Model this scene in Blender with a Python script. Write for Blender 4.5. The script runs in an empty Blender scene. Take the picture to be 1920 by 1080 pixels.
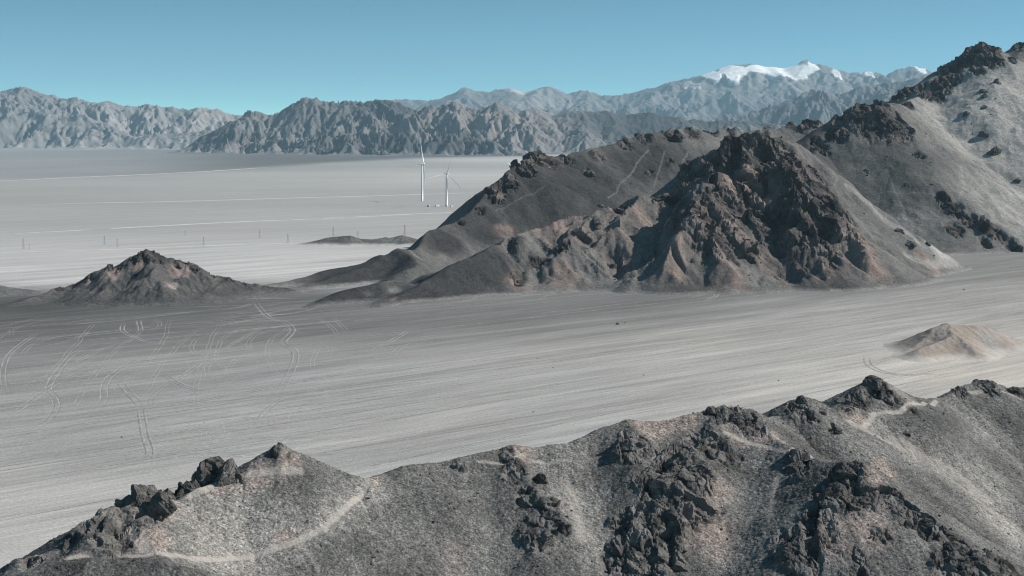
import bpy, bmesh, math, random
import numpy as np
from mathutils import Vector, Matrix

R = math.radians
scene = bpy.context.scene
COL = scene.collection
random.seed(7)

# ------------------------------------------------------------------ camera, world, sun, exposure
F = 2637.0                       # focal length in photo pixels (1920 wide)
CAMZ = 164.0                     # drone height above the valley floor
PITCH = math.atan((540 - 250) / F)
cam_d = bpy.data.cameras.new('camera')
cam = bpy.data.objects.new('camera', cam_d)
COL.objects.link(cam)
cam.location = (0, 0, CAMZ)
cam.rotation_euler = (math.pi / 2 - PITCH, 0, 0)
cam_d.sensor_width = 36.0
cam_d.lens = 36.0 * F / 1920.0
cam_d.clip_start = 1.0
cam_d.clip_end = 120000.0
scene.camera = cam

SUN_EL, SUN_AZ = R(37), R(84)    # azimuth from +Y (view direction) towards +X (right)
world = bpy.data.worlds.new('World')
scene.world = world
world.use_nodes = True
wn, wl = world.node_tree.nodes, world.node_tree.links
wn.clear()
w_out = wn.new('ShaderNodeOutputWorld')
w_bg = wn.new('ShaderNodeBackground')
w_sky = wn.new('ShaderNodeTexSky')
w_sky.sky_type = 'NISHITA'
w_sky.sun_disc = False
w_sky.sun_elevation = SUN_EL
w_sky.sun_rotation = SUN_AZ
w_sky.altitude = 3000
w_sky.air_density = 0.85
w_sky.dust_density = 0.05
w_sky.ozone_density = 3.0
w_mix = wn.new('ShaderNodeMix')
w_mix.data_type = 'RGBA'
w_mix.blend_type = 'MULTIPLY'
w_mix.inputs[0].default_value = 1.0
w_mix.inputs[7].default_value = (0.83, 1.22, 0.91, 1)      # the photo's teal grade of the sky
w_co = wn.new('ShaderNodeTexCoord')
w_map = wn.new('ShaderNodeMapping')                     # thin high desert air: the sky deepens fast above the horizon
w_map.inputs['Scale'].default_value = (1, 1, 3.4)
wl.new(w_co.outputs['Generated'], w_map.inputs['Vector'])
wl.new(w_map.outputs[0], w_sky.inputs['Vector'])
wl.new(w_sky.outputs[0], w_mix.inputs[6])
wl.new(w_mix.outputs[2], w_bg.inputs['Color'])
w_bg.inputs['Strength'].default_value = 0.14
wl.new(w_bg.outputs[0], w_out.inputs['Surface'])

sun_d = bpy.data.lights.new('sun', 'SUN')
sun_d.energy = 5.0
sun_d.angle = R(0.5)
sun_d.color = (1.0, 0.945, 0.865)
sun = bpy.data.objects.new('sun', sun_d)
COL.objects.link(sun)
sun_dir = Vector((math.cos(SUN_EL) * math.sin(SUN_AZ), math.cos(SUN_EL) * math.cos(SUN_AZ), math.sin(SUN_EL)))
sun.rotation_euler = sun_dir.to_track_quat('Z', 'Y').to_euler()
sun.location = (300, 0, 900)

scene.view_settings.view_transform = 'Standard'
scene.view_settings.look = 'None'
scene.view_settings.gamma = 1.0
scene.view_settings.use_curve_mapping = False
scene.view_settings.exposure = 0.3
scene.cycles.volume_bounces = 0
scene.cycles.max_bounces = 4
scene.cycles.diffuse_bounces = 1
scene.cycles.use_denoising = True
scene.cycles.denoising_input_passes = 'RGB_ALBEDO_NORMAL'
scene.cycles.filter_width = 1.1

# ------------------------------------------------------------------ pixel <-> world helpers
cp, sp = math.cos(PITCH), math.sin(PITCH)


def ray(px, py):
    u, v = (px - 960) / F, (540 - py) / F
    return np.array([u, cp + v * sp, -sp + v * cp])


def P(px, py, D):
    d = ray(px, py)
    k = D / d[1]
    return (d[0] * k, D, CAMZ + d[2] * k)


def G(px, py, z=0.0):
    d = ray(px, py)
    k = (z - CAMZ) / d[2]
    return (d[0] * k, d[1] * k, z)


# ------------------------------------------------------------------ noise (numpy)
def _hash(ix, iy, iz, seed):
    with np.errstate(over='ignore'):
        h = ix.astype(np.uint32) * np.uint32(374761393) + iy.astype(np.uint32) * np.uint32(668265263)
        h = h + iz.astype(np.uint32) * np.uint32(2147483647 - 58) + np.uint32((seed * 1274126177 + 12345) & 0xffffffff)
        h = (h ^ (h >> np.uint32(13))) * np.uint32(1274126177)
        h = h ^ (h >> np.uint32(16))
        h = h * np.uint32(2246822519)
        h = h ^ (h >> np.uint32(15))
    return h


def _i(a):
    return np.floor(a).astype(np.int64).astype(np.int32)


Z0 = np.zeros(1, np.int32)


def perlin2(x, y, seed=0):
    xi, yi = _i(x), _i(y)
    fx, fy = (x - xi).astype(np.float32), (y - yi).astype(np.float32)
    u = fx * fx * fx * (fx * (fx * 6 - 15) + 10)
    v = fy * fy * fy * (fy * (fy * 6 - 15) + 10)

    def g(dx, dy):
        a = _hash(xi + dx, yi + dy, Z0, seed).astype(np.float32) * np.float32(2 * math.pi / 4294967296.0)
        return np.cos(a) * (fx - dx) + np.sin(a) * (fy - dy)
    a = g(0, 0) * (1 - u) + g(1, 0) * u
    b = g(0, 1) * (1 - u) + g(1, 1) * u
    return (a * (1 - v) + b * v) * 1.5


def perlin3(x, y, z, seed=0):
    xi, yi, zi = _i(x), _i(y), _i(z)
    fx, fy, fz = (x - xi).astype(np.float32), (y - yi).astype(np.float32), (z - zi).astype(np.float32)
    u = fx * fx * (3 - 2 * fx)
    v = fy * fy * (3 - 2 * fy)
    w = fz * fz * (3 - 2 * fz)
    out = 0
    for dz in (0, 1):
        for dy in (0, 1):
            for dx in (0, 1):
                h = _hash(xi + dx, yi + dy, zi + dz, seed)
                gx = (h & np.uint32(255)).astype(np.float32) / 127.5 - 1
                gy = ((h >> np.uint32(8)) & np.uint32(255)).astype(np.float32) / 127.5 - 1
                gz = ((h >> np.uint32(16)) & np.uint32(255)).astype(np.float32) / 127.5 - 1
                k = (u if dx else 1 - u) * (v if dy else 1 - v) * (w if dz else 1 - w)
                out = out + k * (gx * (fx - dx) + gy * (fy - dy) + gz * (fz - dz))
    return out


def fbm2(x, y, oct=5, seed=0, gain=0.5, ridged=False):
    s, a, t = 0, 1.0, 0.0
    for o in range(oct):
        n = perlin2(x * 2.03 ** o + 17.3 * o, y * 2.03 ** o - 9.1 * o, seed + o)
        if ridged:
            n = 1 - 2 * np.abs(n)
        s = s + a * n
        t += a
        a *= gain
    return s / t


def fbm3(x, y, z, oct=4, seed=0, gain=0.5):
    s, a, t = 0, 1.0, 0.0
    for o in range(oct):
        s = s + a * perlin3(x * 2.03 ** o, y * 2.03 ** o, z * 2.03 ** o, seed + o)
        t += a
        a *= gain
    return s / t


def worley3(x, y, z, seed=0):
    xi, yi, zi = _i(x), _i(y), _i(z)
    f1 = np.full(x.shape, 9.0, np.float32)
    f2 = np.full(x.shape, 9.0, np.float32)
    idv = np.zeros(x.shape, np.float32)
    for dz in (-1, 0, 1):
        for dy in (-1, 0, 1):
            for dx in (-1, 0, 1):
                cx, cy, cz = xi + dx, yi + dy, zi + dz
                h = _hash(cx, cy, cz, seed)
                jx = (h & np.uint32(1023)).astype(np.float32) / 1023
                jy = ((h >> np.uint32(10)) & np.uint32(1023)).astype(np.float32) / 1023
                jz = ((h >> np.uint32(20)) & np.uint32(1023)).astype(np.float32) / 1023
                d = np.sqrt((cx + jx - x) ** 2 + (cy + jy - y) ** 2 + (cz + jz - z) ** 2).astype(np.float32)
                c = d < f1
                f2 = np.where(c, f1, np.minimum(f2, d))
                idv = np.where(c, (_hash(cx, cy, cz, seed + 77).astype(np.float32) / 4294967296.0), idv)
                f1 = np.where(c, d, f1)
    return f1, f2, idv


def worley2(x, y, seed=0):
    xi, yi = _i(x), _i(y)
    f1 = np.full(x.shape, 9.0, np.float32)
    f2 = np.full(x.shape, 9.0, np.float32)
    idv = np.zeros(x.shape, np.float32)
    for dy in (-1, 0, 1):
        for dx in (-1, 0, 1):
            cx, cy = xi + dx, yi + dy
            h = _hash(cx, cy, Z0, seed)
            jx = (h & np.uint32(4095)).astype(np.float32) / 4095
            jy = ((h >> np.uint32(12)) & np.uint32(4095)).astype(np.float32) / 4095
            d = np.sqrt((cx + jx - x) ** 2 + (cy + jy - y) ** 2).astype(np.float32)
            c = d < f1
            f2 = np.where(c, f1, np.minimum(f2, d))
            idv = np.where(c, (_hash(cx, cy, Z0, seed + 77).astype(np.float32) / 4294967296.0), idv)
            f1 = np.where(c, d, f1)
    return f1, f2, idv


def sstep(a, b, x):
    t = np.clip((x - a) / (b - a), 0, 1)
    return t * t * (3 - 2 * t)


def smax(a, b, k):
    h = np.maximum(k - np.abs(a - b), 0) / k
    return np.maximum(a, b) + h * h * k * 0.25


def erode(X, Y, H, dx, cell, octaves, amp, seed=0, steep=0.5, gain=0.5, lac=2.0):
    """gullies running down the slope: stripes across the fall line, added octave by octave"""
    Hc = H.copy()
    tot = np.zeros_like(H)
    c, a = cell, amp
    for o in range(octaves):
        gy, gx = np.gradient(Hc, dx)
        m = np.sqrt(gx * gx + gy * gy) + 1e-6
        k = np.minimum(m / steep, 1.0)
        sx, sy = -gy / m, gx / m
        x, y = X / c, Y / c
        xi, yi = _i(x), _i(y)
        va = np.zeros_like(H)
        wa = np.zeros_like(H)
        for j in (-1, 0, 1, 2):
            for i in (-1, 0, 1, 2):
                h = _hash(xi + i - 1 + 1, yi + j, Z0, seed + o)
                jx = (h & np.uint32(4095)).astype(np.float32) / 4095 - .5
                jy = ((h >> np.uint32(12)) & np.uint32(4095)).astype(np.float32) / 4095 - .5
                ddx = x - (xi + i) - jx * .9
                ddy = y - (yi + j) - jy * .9
                w = np.exp(-2.0 * (ddx * ddx + ddy * ddy))
                ph = (ddx * sx + ddy * sy) * (2 * math.pi * 0.9)
                va += w * np.cos(ph)
                wa += w
        s = va / (wa + 1e-6)
        s = .35 * s + .65 * (1 - 2 * np.sqrt(np.clip((1 - s) * .5, 0, 1)))     # sharp ribs, open gullies
        add = a * k * s
        Hc = Hc + add
        tot = tot + add
        c /= lac
        a *= gain
    return Hc, tot


# ------------------------------------------------------------------ ridge ("roof") terrain
def roof(X, Y, ridges, k=4.0, rnd=2.0):
    """ridges: list of (points [(x,y,z)], slope) or (points, slope_left, slope_right); scree falls off at the slope"""
    out = None
    for rd in ridges:
        pts = rd[0]
        sl = rd[1]
        sr = rd[2] if len(rd) > 2 else sl
        best = np.full(X.shape, -1e5, np.float32)
        for (x0, y0, z0), (x1, y1, z1) in zip(pts[:-1], pts[1:]):
            ex, ey = x1 - x0, y1 - y0
            L2 = ex * ex + ey * ey + 1e-9
            t = np.clip(((X - x0) * ex + (Y - y0) * ey) / L2, 0, 1)
            qx, qy = X - (x0 + t * ex), Y - (y0 + t * ey)
            d = np.sqrt(qx * qx + qy * qy)
            d = np.sqrt(d * d + rnd * rnd) - rnd
            side = (ex * qy - ey * qx) / (math.sqrt(L2) * (np.sqrt(qx * qx + qy * qy) + .5))
            s = sr + (sl - sr) * (.5 + .5 * np.clip(side * 1.3, -1, 1)) if sl != sr else sl
            best = np.maximum(best, z0 + t * (z1 - z0) - s * d)
        out = best if out is None else smax(out, best, k)
    return out.astype(np.float32)


def polydist(X, Y, pts):
    best = np.full(X.shape, 1e9, np.float32)
    for (x0, y0), (x1, y1) in zip(pts[:-1], pts[1:]):
        ex, ey = x1 - x0, y1 - y0
        t = np.clip(((X - x0) * ex + (Y - y0) * ey) / (ex * ex + ey * ey + 1e-9), 0, 1)
        best = np.minimum(best, (X - x0 - t * ex) ** 2 + (Y - y0 - t * ey) ** 2)
    return np.sqrt(best)


class HF:
    def __init__(s, x0, x1, y0, y1, dx):
        s.dx = dx
        s.xs = np.arange(x0, x1 + dx * .5, dx, dtype=np.float32)
        s.ys = np.arange(y0, y1 + dx * .5, dx, dtype=np.float32)
        s.X, s.Y = np.meshgrid(s.xs, s.ys)
        s.Z = None

    def at(s, x, y):
        fx = np.clip((x - s.xs[0]) / s.dx, 0, len(s.xs) - 1.001)
        fy = np.clip((y - s.ys[0]) / s.dx, 0, len(s.ys) - 1.001)
        i, j = int(fx), int(fy)
        u, v = fx - i, fy - j
        z = s.Z
        return float((z[j, i] * (1 - u) + z[j, i + 1] * u) * (1 - v) + (z[j + 1, i] * (1 - u) + z[j + 1, i + 1] * u) * v)

    def drop(s, px, py):
        """like hit, but looks lower and lower until the slope is met"""
        for _ in range(60):
            q = s.hit(px, py)
            if q is not None:
                return q
            py += 2

    def hit(s, px, py):
        """first point of the surface seen through a photo pixel (None if the ray passes over it)"""
        d = ray(px, py)
        d = d / d[1]
        for D in np.arange(s.ys[0], s.ys[-1], s.dx * .5):
            x, z = d[0] * D, CAMZ + d[2] * D
            if x < s.xs[0] or x > s.xs[-1]:
                continue
            if z <= s.at(x, D):
                return (x, float(D), z)
        return None

    def normals(s):
        gy, gx = np.gradient(s.Z, s.dx)
        n = np.sqrt(gx * gx + gy * gy + 1)
        return -gx / n, -gy / n, 1 / n


def crag(x, y, z, size, seed, flat=1.0):
    """broken rock: cells whose tops are tilted planes, stepped against each other and split by cracks"""
    # bedding: the blocks are slabs, flattened across a steep dip
    b_ = np.array((.62, -.30, .72)) / np.linalg.norm((.62, -.30, .72))
    q_ = (x * b_[0] + y * b_[1] + z * b_[2]) * 1.1
    lay = q_ / (size * .30) + 1.1 * perlin3(x / size / 1.3, y / size / 1.3, z / size / 1.3, seed + 3)
    lay = lay - np.floor(lay)
    ledge = np.where(lay < .82, lay / .82, (1 - lay) / .18) - .5            # ledges of the beds: slow rise, sharp step back
    keep_ = .5 + perlin3(x / size / .9, y / size / .9, z / size / .9, seed + 4)
    x, y, z = x + q_ * b_[0], y + q_ * b_[1], z + q_ * b_[2]
    wx = x + size * .13 * perlin3(x / size, y / size, z / size, seed + 5)
    wy = y + size * .13 * perlin3(x / size, y / size, z / size, seed + 6)
    wz = z + size * .13 * perlin3(x / size, y / size, z / size, seed + 7)
    tot = .34 * ledge * np.clip(keep_, 0, 1)
    a, c = 1.0, size
    for o in range(3):
        e, idv, tl = cells3(wx / c, wy / c, wz / (c * flat), seed + o * 13)
        tot = tot + a * ((idv - .5) * .9 + tl * .95 - .16 * (1 - e))
        a *= .40
        c *= .44
    return tot


def cells3(x, y, z, seed=0):
    """nearest random cell: edge mask, cell value, height of the cell's own tilted plane"""
    xi, yi, zi = _i(x), _i(y), _i(z)
    f1 = np.full(x.shape, 9.0, np.float32)
    f2 = np.full(x.shape, 9.0, np.float32)
    hid = np.zeros(x.shape, np.uint32)
    rx, ry, rz = (np.zeros(x.shape, np.float32) for _ in range(3))
    for dz in (-1, 0, 1):
        for dy in (-1, 0, 1):
            for dx in (-1, 0, 1):
                cx, cy, cz = xi + dx, yi + dy, zi + dz
                h = _hash(cx, cy, cz, seed)
                ax = (cx + (h & np.uint32(1023)).astype(np.float32) / 1023 - x).astype(np.float32)
                ay = (cy + ((h >> np.uint32(10)) & np.uint32(1023)).astype(np.float32) / 1023 - y).astype(np.float32)
                az = (cz + ((h >> np.uint32(20)) & np.uint32(1023)).astype(np.float32) / 1023 - z).astype(np.float32)
                d = np.sqrt(ax * ax + ay * ay + az * az)
                c = d < f1
                f2 = np.where(c, f1, np.minimum(f2, d))
                f1 = np.where(c, d, f1)
                hid = np.where(c, h, hid)
                rx, ry, rz = np.where(c, ax, rx), np.where(c, ay, ry), np.where(c, az, rz)
    with np.errstate(over='ignore'):
        k = hid * np.uint32(2654435761)
        k = k ^ (k >> np.uint32(15))
        k = k * np.uint32(2246822519)
        k = k ^ (k >> np.uint32(13))
    gx = (k & np.uint32(255)).astype(np.float32) / 127.5 - 1
    gy = ((k >> np.uint32(8)) & np.uint32(255)).astype(np.float32) / 127.5 - 1
    gz = ((k >> np.uint32(16)) & np.uint32(255)).astype(np.float32) / 127.5 - 1
    idv = ((k >> np.uint32(24)) & np.uint32(255)).astype(np.float32) / 255
    return np.clip((f2 - f1) * 6, 0, 1), idv, gx * rx + gy * ry + gz * rz


# ------------------------------------------------------------------ object helpers
def tag(o, label=None, cat=None, group=None, kind=None):
    if label:
        o['label'] = label
    if cat:
        o['category'] = cat
    if group:
        o['group'] = group
    if kind:
        o['kind'] = kind
    return o


def np_mesh(name, V, faces, mat, col=None, attrs=None, smooth=True, parent=None):
    """faces: (n,3) or (n,4) int array"""
    me = bpy.data.meshes.new(name)
    n, k = faces.shape
    me.vertices.add(len(V))
    me.vertices.foreach_set('co', np.ascontiguousarray(V, np.float32).ravel())
    me.loops.add(n * k)
    me.loops.foreach_set('vertex_index', np.ascontiguousarray(faces, np.int32).ravel())
    me.polygons.add(n)
    me.polygons.foreach_set('loop_start', np.arange(0, n * k, k, dtype=np.int32))
    sm_ = np.full(n, smooth, dtype=bool)
    if attrs and 'rock' in attrs:
        sm_ = attrs['rock'][faces].mean(axis=1) < .35          # broken rock keeps its hard facets
    me.polygons.foreach_set('use_smooth', sm_)
    me.update(calc_edges=True)
    if col is not None:
        at = me.attributes.new('albedo', 'FLOAT_COLOR', 'POINT')
        c4 = np.ones((len(V), 4), np.float32)
        c4[:, :3] = col
        at.data.foreach_set('color', c4.ravel())
    for k_, v_ in (attrs or {}).items():
        at = me.attributes.new(k_, 'FLOAT', 'POINT')
        at.data.foreach_set('value', np.ascontiguousarray(v_, np.float32).ravel())
    me.validate()
    me.materials.append(mat)
    o = bpy.data.objects.new(name, me)
    COL.objects.link(o)
    if parent:
        o.parent = parent
    return o


def grid_faces(ny, nx, keep=None):
    i = np.arange(ny * nx, dtype=np.int32).reshape(ny, nx)
    f = np.stack([i[:-1, :-1], i[:-1, 1:], i[1:, 1:], i[1:, :-1]], -1).reshape(-1, 4)
    if keep is not None:
        k = keep.reshape(-1)
        f = f[k[f].any(axis=1)]
    return f


def compact(V, faces, *arrs):
    used = np.unique(faces)
    m = np.zeros(len(V), np.int32)
    m[used] = np.arange(len(used), dtype=np.int32)
    return (V[used], m[faces]) + tuple(a[used] if a is not None else None for a in arrs)


def hf_mesh(name, hf, V, col, mat, keep=None, rock=None, bare=None):
    ny, nx = hf.Z.shape
    f = grid_faces(ny, nx, keep)
    r = rock.reshape(-1) if rock is not None else np.zeros(ny * nx, np.float32)
    br = bare.reshape(-1) if bare is not None else r
    V, f, col, r, br = compact(V.reshape(-1, 3), f, col.reshape(-1, 3), r, br)
    o = np_mesh(name, V, f, mat, col, {'rock': r, 'bare': br})
    return tag(o, kind='structure')


def mixc(a, b, t):
    t = np.asarray(t)[..., None]
    return np.asarray(a, np.float32) * (1 - t) + np.asarray(b, np.float32) * t


# ------------------------------------------------------------------ materials
def new_mat(name):
    m = bpy.data.materials.new(name)
    m.use_nodes = True
    nt = m.node_tree
    nt.nodes.clear()
    out = nt.nodes.new('ShaderNodeOutputMaterial')
    b = nt.nodes.new('ShaderNodeBsdfPrincipled')
    b.inputs['Roughness'].default_value = 1.0
    b.inputs['Specular IOR Level'].default_value = 0.0
    nt.links.new(b.outputs[0], out.inputs['Surface'])
    return m, nt, b


def noise(nt, vec, scale, detail=4, rough=.6, dist=0.0):
    n = nt.nodes.new('ShaderNodeTexNoise')
    n.inputs['Scale'].default_value = scale
    n.inputs['Detail'].default_value = detail
    n.inputs['Roughness'].default_value = rough
    n.inputs['Distortion'].default_value = dist
    nt.links.new(vec, n.inputs['Vector'])
    return n.outputs[0]


def maprange(nt, v, a, b, c, d):
    n = nt.nodes.new('ShaderNodeMapRange')
    nt.links.new(v, n.inputs[0])
    for i, q in enumerate((a, b, c, d)):
        n.inputs[i + 1].default_value = q
    return n.outputs[0]


def math_(nt, op, a, b=None):
    n = nt.nodes.new('ShaderNodeMath')
    n.operation = op
    for i, q in enumerate((a, b)):
        if q is None:
            continue
        if isinstance(q, (int, float)):
            n.inputs[i].default_value = q
        else:
            nt.links.new(q, n.inputs[i])
    return n.outputs[0]


def scale_col(nt, colr, val):
    n = nt.nodes.new('ShaderNodeVectorMath')
    n.operation = 'SCALE'
    nt.links.new(colr, n.inputs[0])
    nt.links.new(val, n.inputs['Scale'])
    return n.outputs[0]


def terrain_mat(name, unit, var=0.35, bump=0.6, speck=0.25, pebble=0.0):
    """per-point geology colour x fine mineral noise; unit = smallest grain in metres"""
    m, nt, b = new_mat(name)
    at = nt.nodes.new('ShaderNodeAttribute')
    at.attribute_name = 'albedo'
    geo = nt.nodes.new('ShaderNodeTexCoord').outputs['Object']
    n1 = noise(nt, geo, 1 / (unit * 14), 5, .6)
    n2 = noise(nt, geo, 1 / (unit * 2.2), 3, .65)
    f = math_(nt, 'MULTIPLY', maprange(nt, n1, .3, .7, 1 - var, 1 + var), maprange(nt, n2, .3, .7, 1 - speck, 1 + speck))
    n3 = noise(nt, geo, 1 / (unit * 3.2), 5, .7)
    if pebble:
        # loose stones: every cell its own shade, standing a little proud; bare rock has none
        rk = nt.nodes.new('ShaderNodeAttribute')
        rk.attribute_name = 'bare'
        loose = math_(nt, 'SUBTRACT', 1.0, rk.outputs['Fac'])
        for k_, wgt in ((2.1, 1.0), (4.6, .55)):
            vo = nt.nodes.new('ShaderNodeTexVoronoi')
            vo.inputs['Scale'].default_value = 1 / (unit * k_)
            nt.links.new(geo, vo.inputs['Vector'])
            sep = nt.nodes.new('ShaderNodeSeparateColor')
            nt.links.new(vo.outputs['Color'], sep.inputs[0])
            shade = math_(nt, 'MULTIPLY', math_(nt, 'MULTIPLY', math_(nt, 'SUBTRACT', sep.outputs[0], .45), pebble * wgt * 1.7), loose)
            f = math_(nt, 'MULTIPLY', f, math_(nt, 'MAXIMUM', math_(nt, 'ADD', 1.0, shade), .25))
            hgt = math_(nt, 'MULTIPLY', math_(nt, 'MULTIPLY', math_(nt, 'SUBTRACT', 1.0, vo.outputs['Distance']), math_(nt, 'MULTIPLY', sep.outputs[1], k_ * .42 * pebble)), loose)
            n3 = math_(nt, 'ADD', n3, hgt)
    nt.links.new(scale_col(nt, at.outputs['Color'], f), b.inputs['Base Color'])
    bp = nt.nodes.new('ShaderNodeBump')
    bp.inputs['Strength'].default_value = bump
    bp.inputs['Distance'].default_value = unit * 1.4
    nt.links.new(n3, bp.inputs['Height'])
    nt.links.new(bp.outputs[0], b.inputs['Normal'])
    return m


def plain_mat(name, col, rough=.6, var=.12, scale=1.0, metal=0.0):
    m, nt, b = new_mat(name)
    geo = nt.nodes.new('ShaderNodeTexCoord').outputs['Object']
    n1 = noise(nt, geo, scale, 3)
    rgb = nt.nodes.new('ShaderNodeRGB')
    rgb.outputs[0].default_value = (*col, 1)
    nt.links.new(scale_col(nt, rgb.outputs[0], maprange(nt, n1, .3, .7, 1 - var, 1 + var)), b.inputs['Base Color'])
    b.inputs['Roughness'].default_value = rough
    b.inputs['Specular IOR Level'].default_value = .3
    b.inputs['Metallic'].default_value = metal
    return m


M_near = terrain_mat('near_stony_slope', 0.14, .14, 1.0, .25, .52)
M_mid = terrain_mat('scree_and_rock', 1.0, .10, .8, .2, .20)
M_sand = terrain_mat('mound_sand', .5, .05, .5, .1, .10)
M_far = terrain_mat('far_range_rock', 9.0, .2, .5, .15)
M_rock = terrain_mat('dark_rock', 0.16, .3, .9, .3)

SAND = np.array((.345, .325, .305))
GREY = np.array((.175, .173, .172))
DARK = np.array((.085, .083, .083))
BROWN = np.array((.150, .118, .108))
PINK = np.array((.255, .200, .185))

# ------------------------------------------------------------------ ground: valley floor, plain, alluvial fan in one sheet
def lin(v):
    v = np.asarray(v, np.float64) / 255
    return np.where(v < .04045, v / 12.92, ((v + .055) / 1.055) ** 2.4)


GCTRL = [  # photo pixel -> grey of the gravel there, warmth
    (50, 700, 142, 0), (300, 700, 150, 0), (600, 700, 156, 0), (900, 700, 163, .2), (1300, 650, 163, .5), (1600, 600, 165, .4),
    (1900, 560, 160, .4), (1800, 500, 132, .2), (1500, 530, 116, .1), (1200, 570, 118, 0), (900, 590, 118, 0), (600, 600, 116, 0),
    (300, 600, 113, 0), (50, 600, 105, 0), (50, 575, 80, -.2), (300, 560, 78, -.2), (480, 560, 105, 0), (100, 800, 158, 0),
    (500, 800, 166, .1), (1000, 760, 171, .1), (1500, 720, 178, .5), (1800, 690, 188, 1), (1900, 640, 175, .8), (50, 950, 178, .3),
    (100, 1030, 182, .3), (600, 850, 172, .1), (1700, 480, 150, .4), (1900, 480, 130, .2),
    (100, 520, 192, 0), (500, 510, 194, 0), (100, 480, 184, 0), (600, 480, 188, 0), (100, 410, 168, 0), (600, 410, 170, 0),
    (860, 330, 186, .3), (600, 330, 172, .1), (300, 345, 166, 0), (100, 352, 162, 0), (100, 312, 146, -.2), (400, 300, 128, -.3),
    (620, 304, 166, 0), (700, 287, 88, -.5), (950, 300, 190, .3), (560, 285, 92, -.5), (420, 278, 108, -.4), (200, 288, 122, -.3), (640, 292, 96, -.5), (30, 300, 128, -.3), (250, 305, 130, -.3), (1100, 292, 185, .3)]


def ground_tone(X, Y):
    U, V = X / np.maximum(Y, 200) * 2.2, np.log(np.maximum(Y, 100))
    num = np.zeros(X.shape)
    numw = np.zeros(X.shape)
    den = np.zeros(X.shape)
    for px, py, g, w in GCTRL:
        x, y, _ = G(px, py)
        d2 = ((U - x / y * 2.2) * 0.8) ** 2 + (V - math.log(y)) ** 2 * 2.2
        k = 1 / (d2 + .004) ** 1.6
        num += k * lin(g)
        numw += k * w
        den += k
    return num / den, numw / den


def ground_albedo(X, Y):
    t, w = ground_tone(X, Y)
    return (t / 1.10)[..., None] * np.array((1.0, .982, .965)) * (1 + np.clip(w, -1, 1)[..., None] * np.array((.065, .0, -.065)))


def foot_blend(col, X, Y, Z, h):
    m = Z < h
    if m.any():
        t = sstep(h, h * .08, Z[m] + h * .25 * fbm2(X[m] / (h * 4), Y[m] / (h * 4), 3, 71))
        col[m] = mixc(col[m], 0, 0) * (1 - t)[:, None] + ground_albedo(X[m], Y[m]) * t[:, None]
    return col


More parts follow.
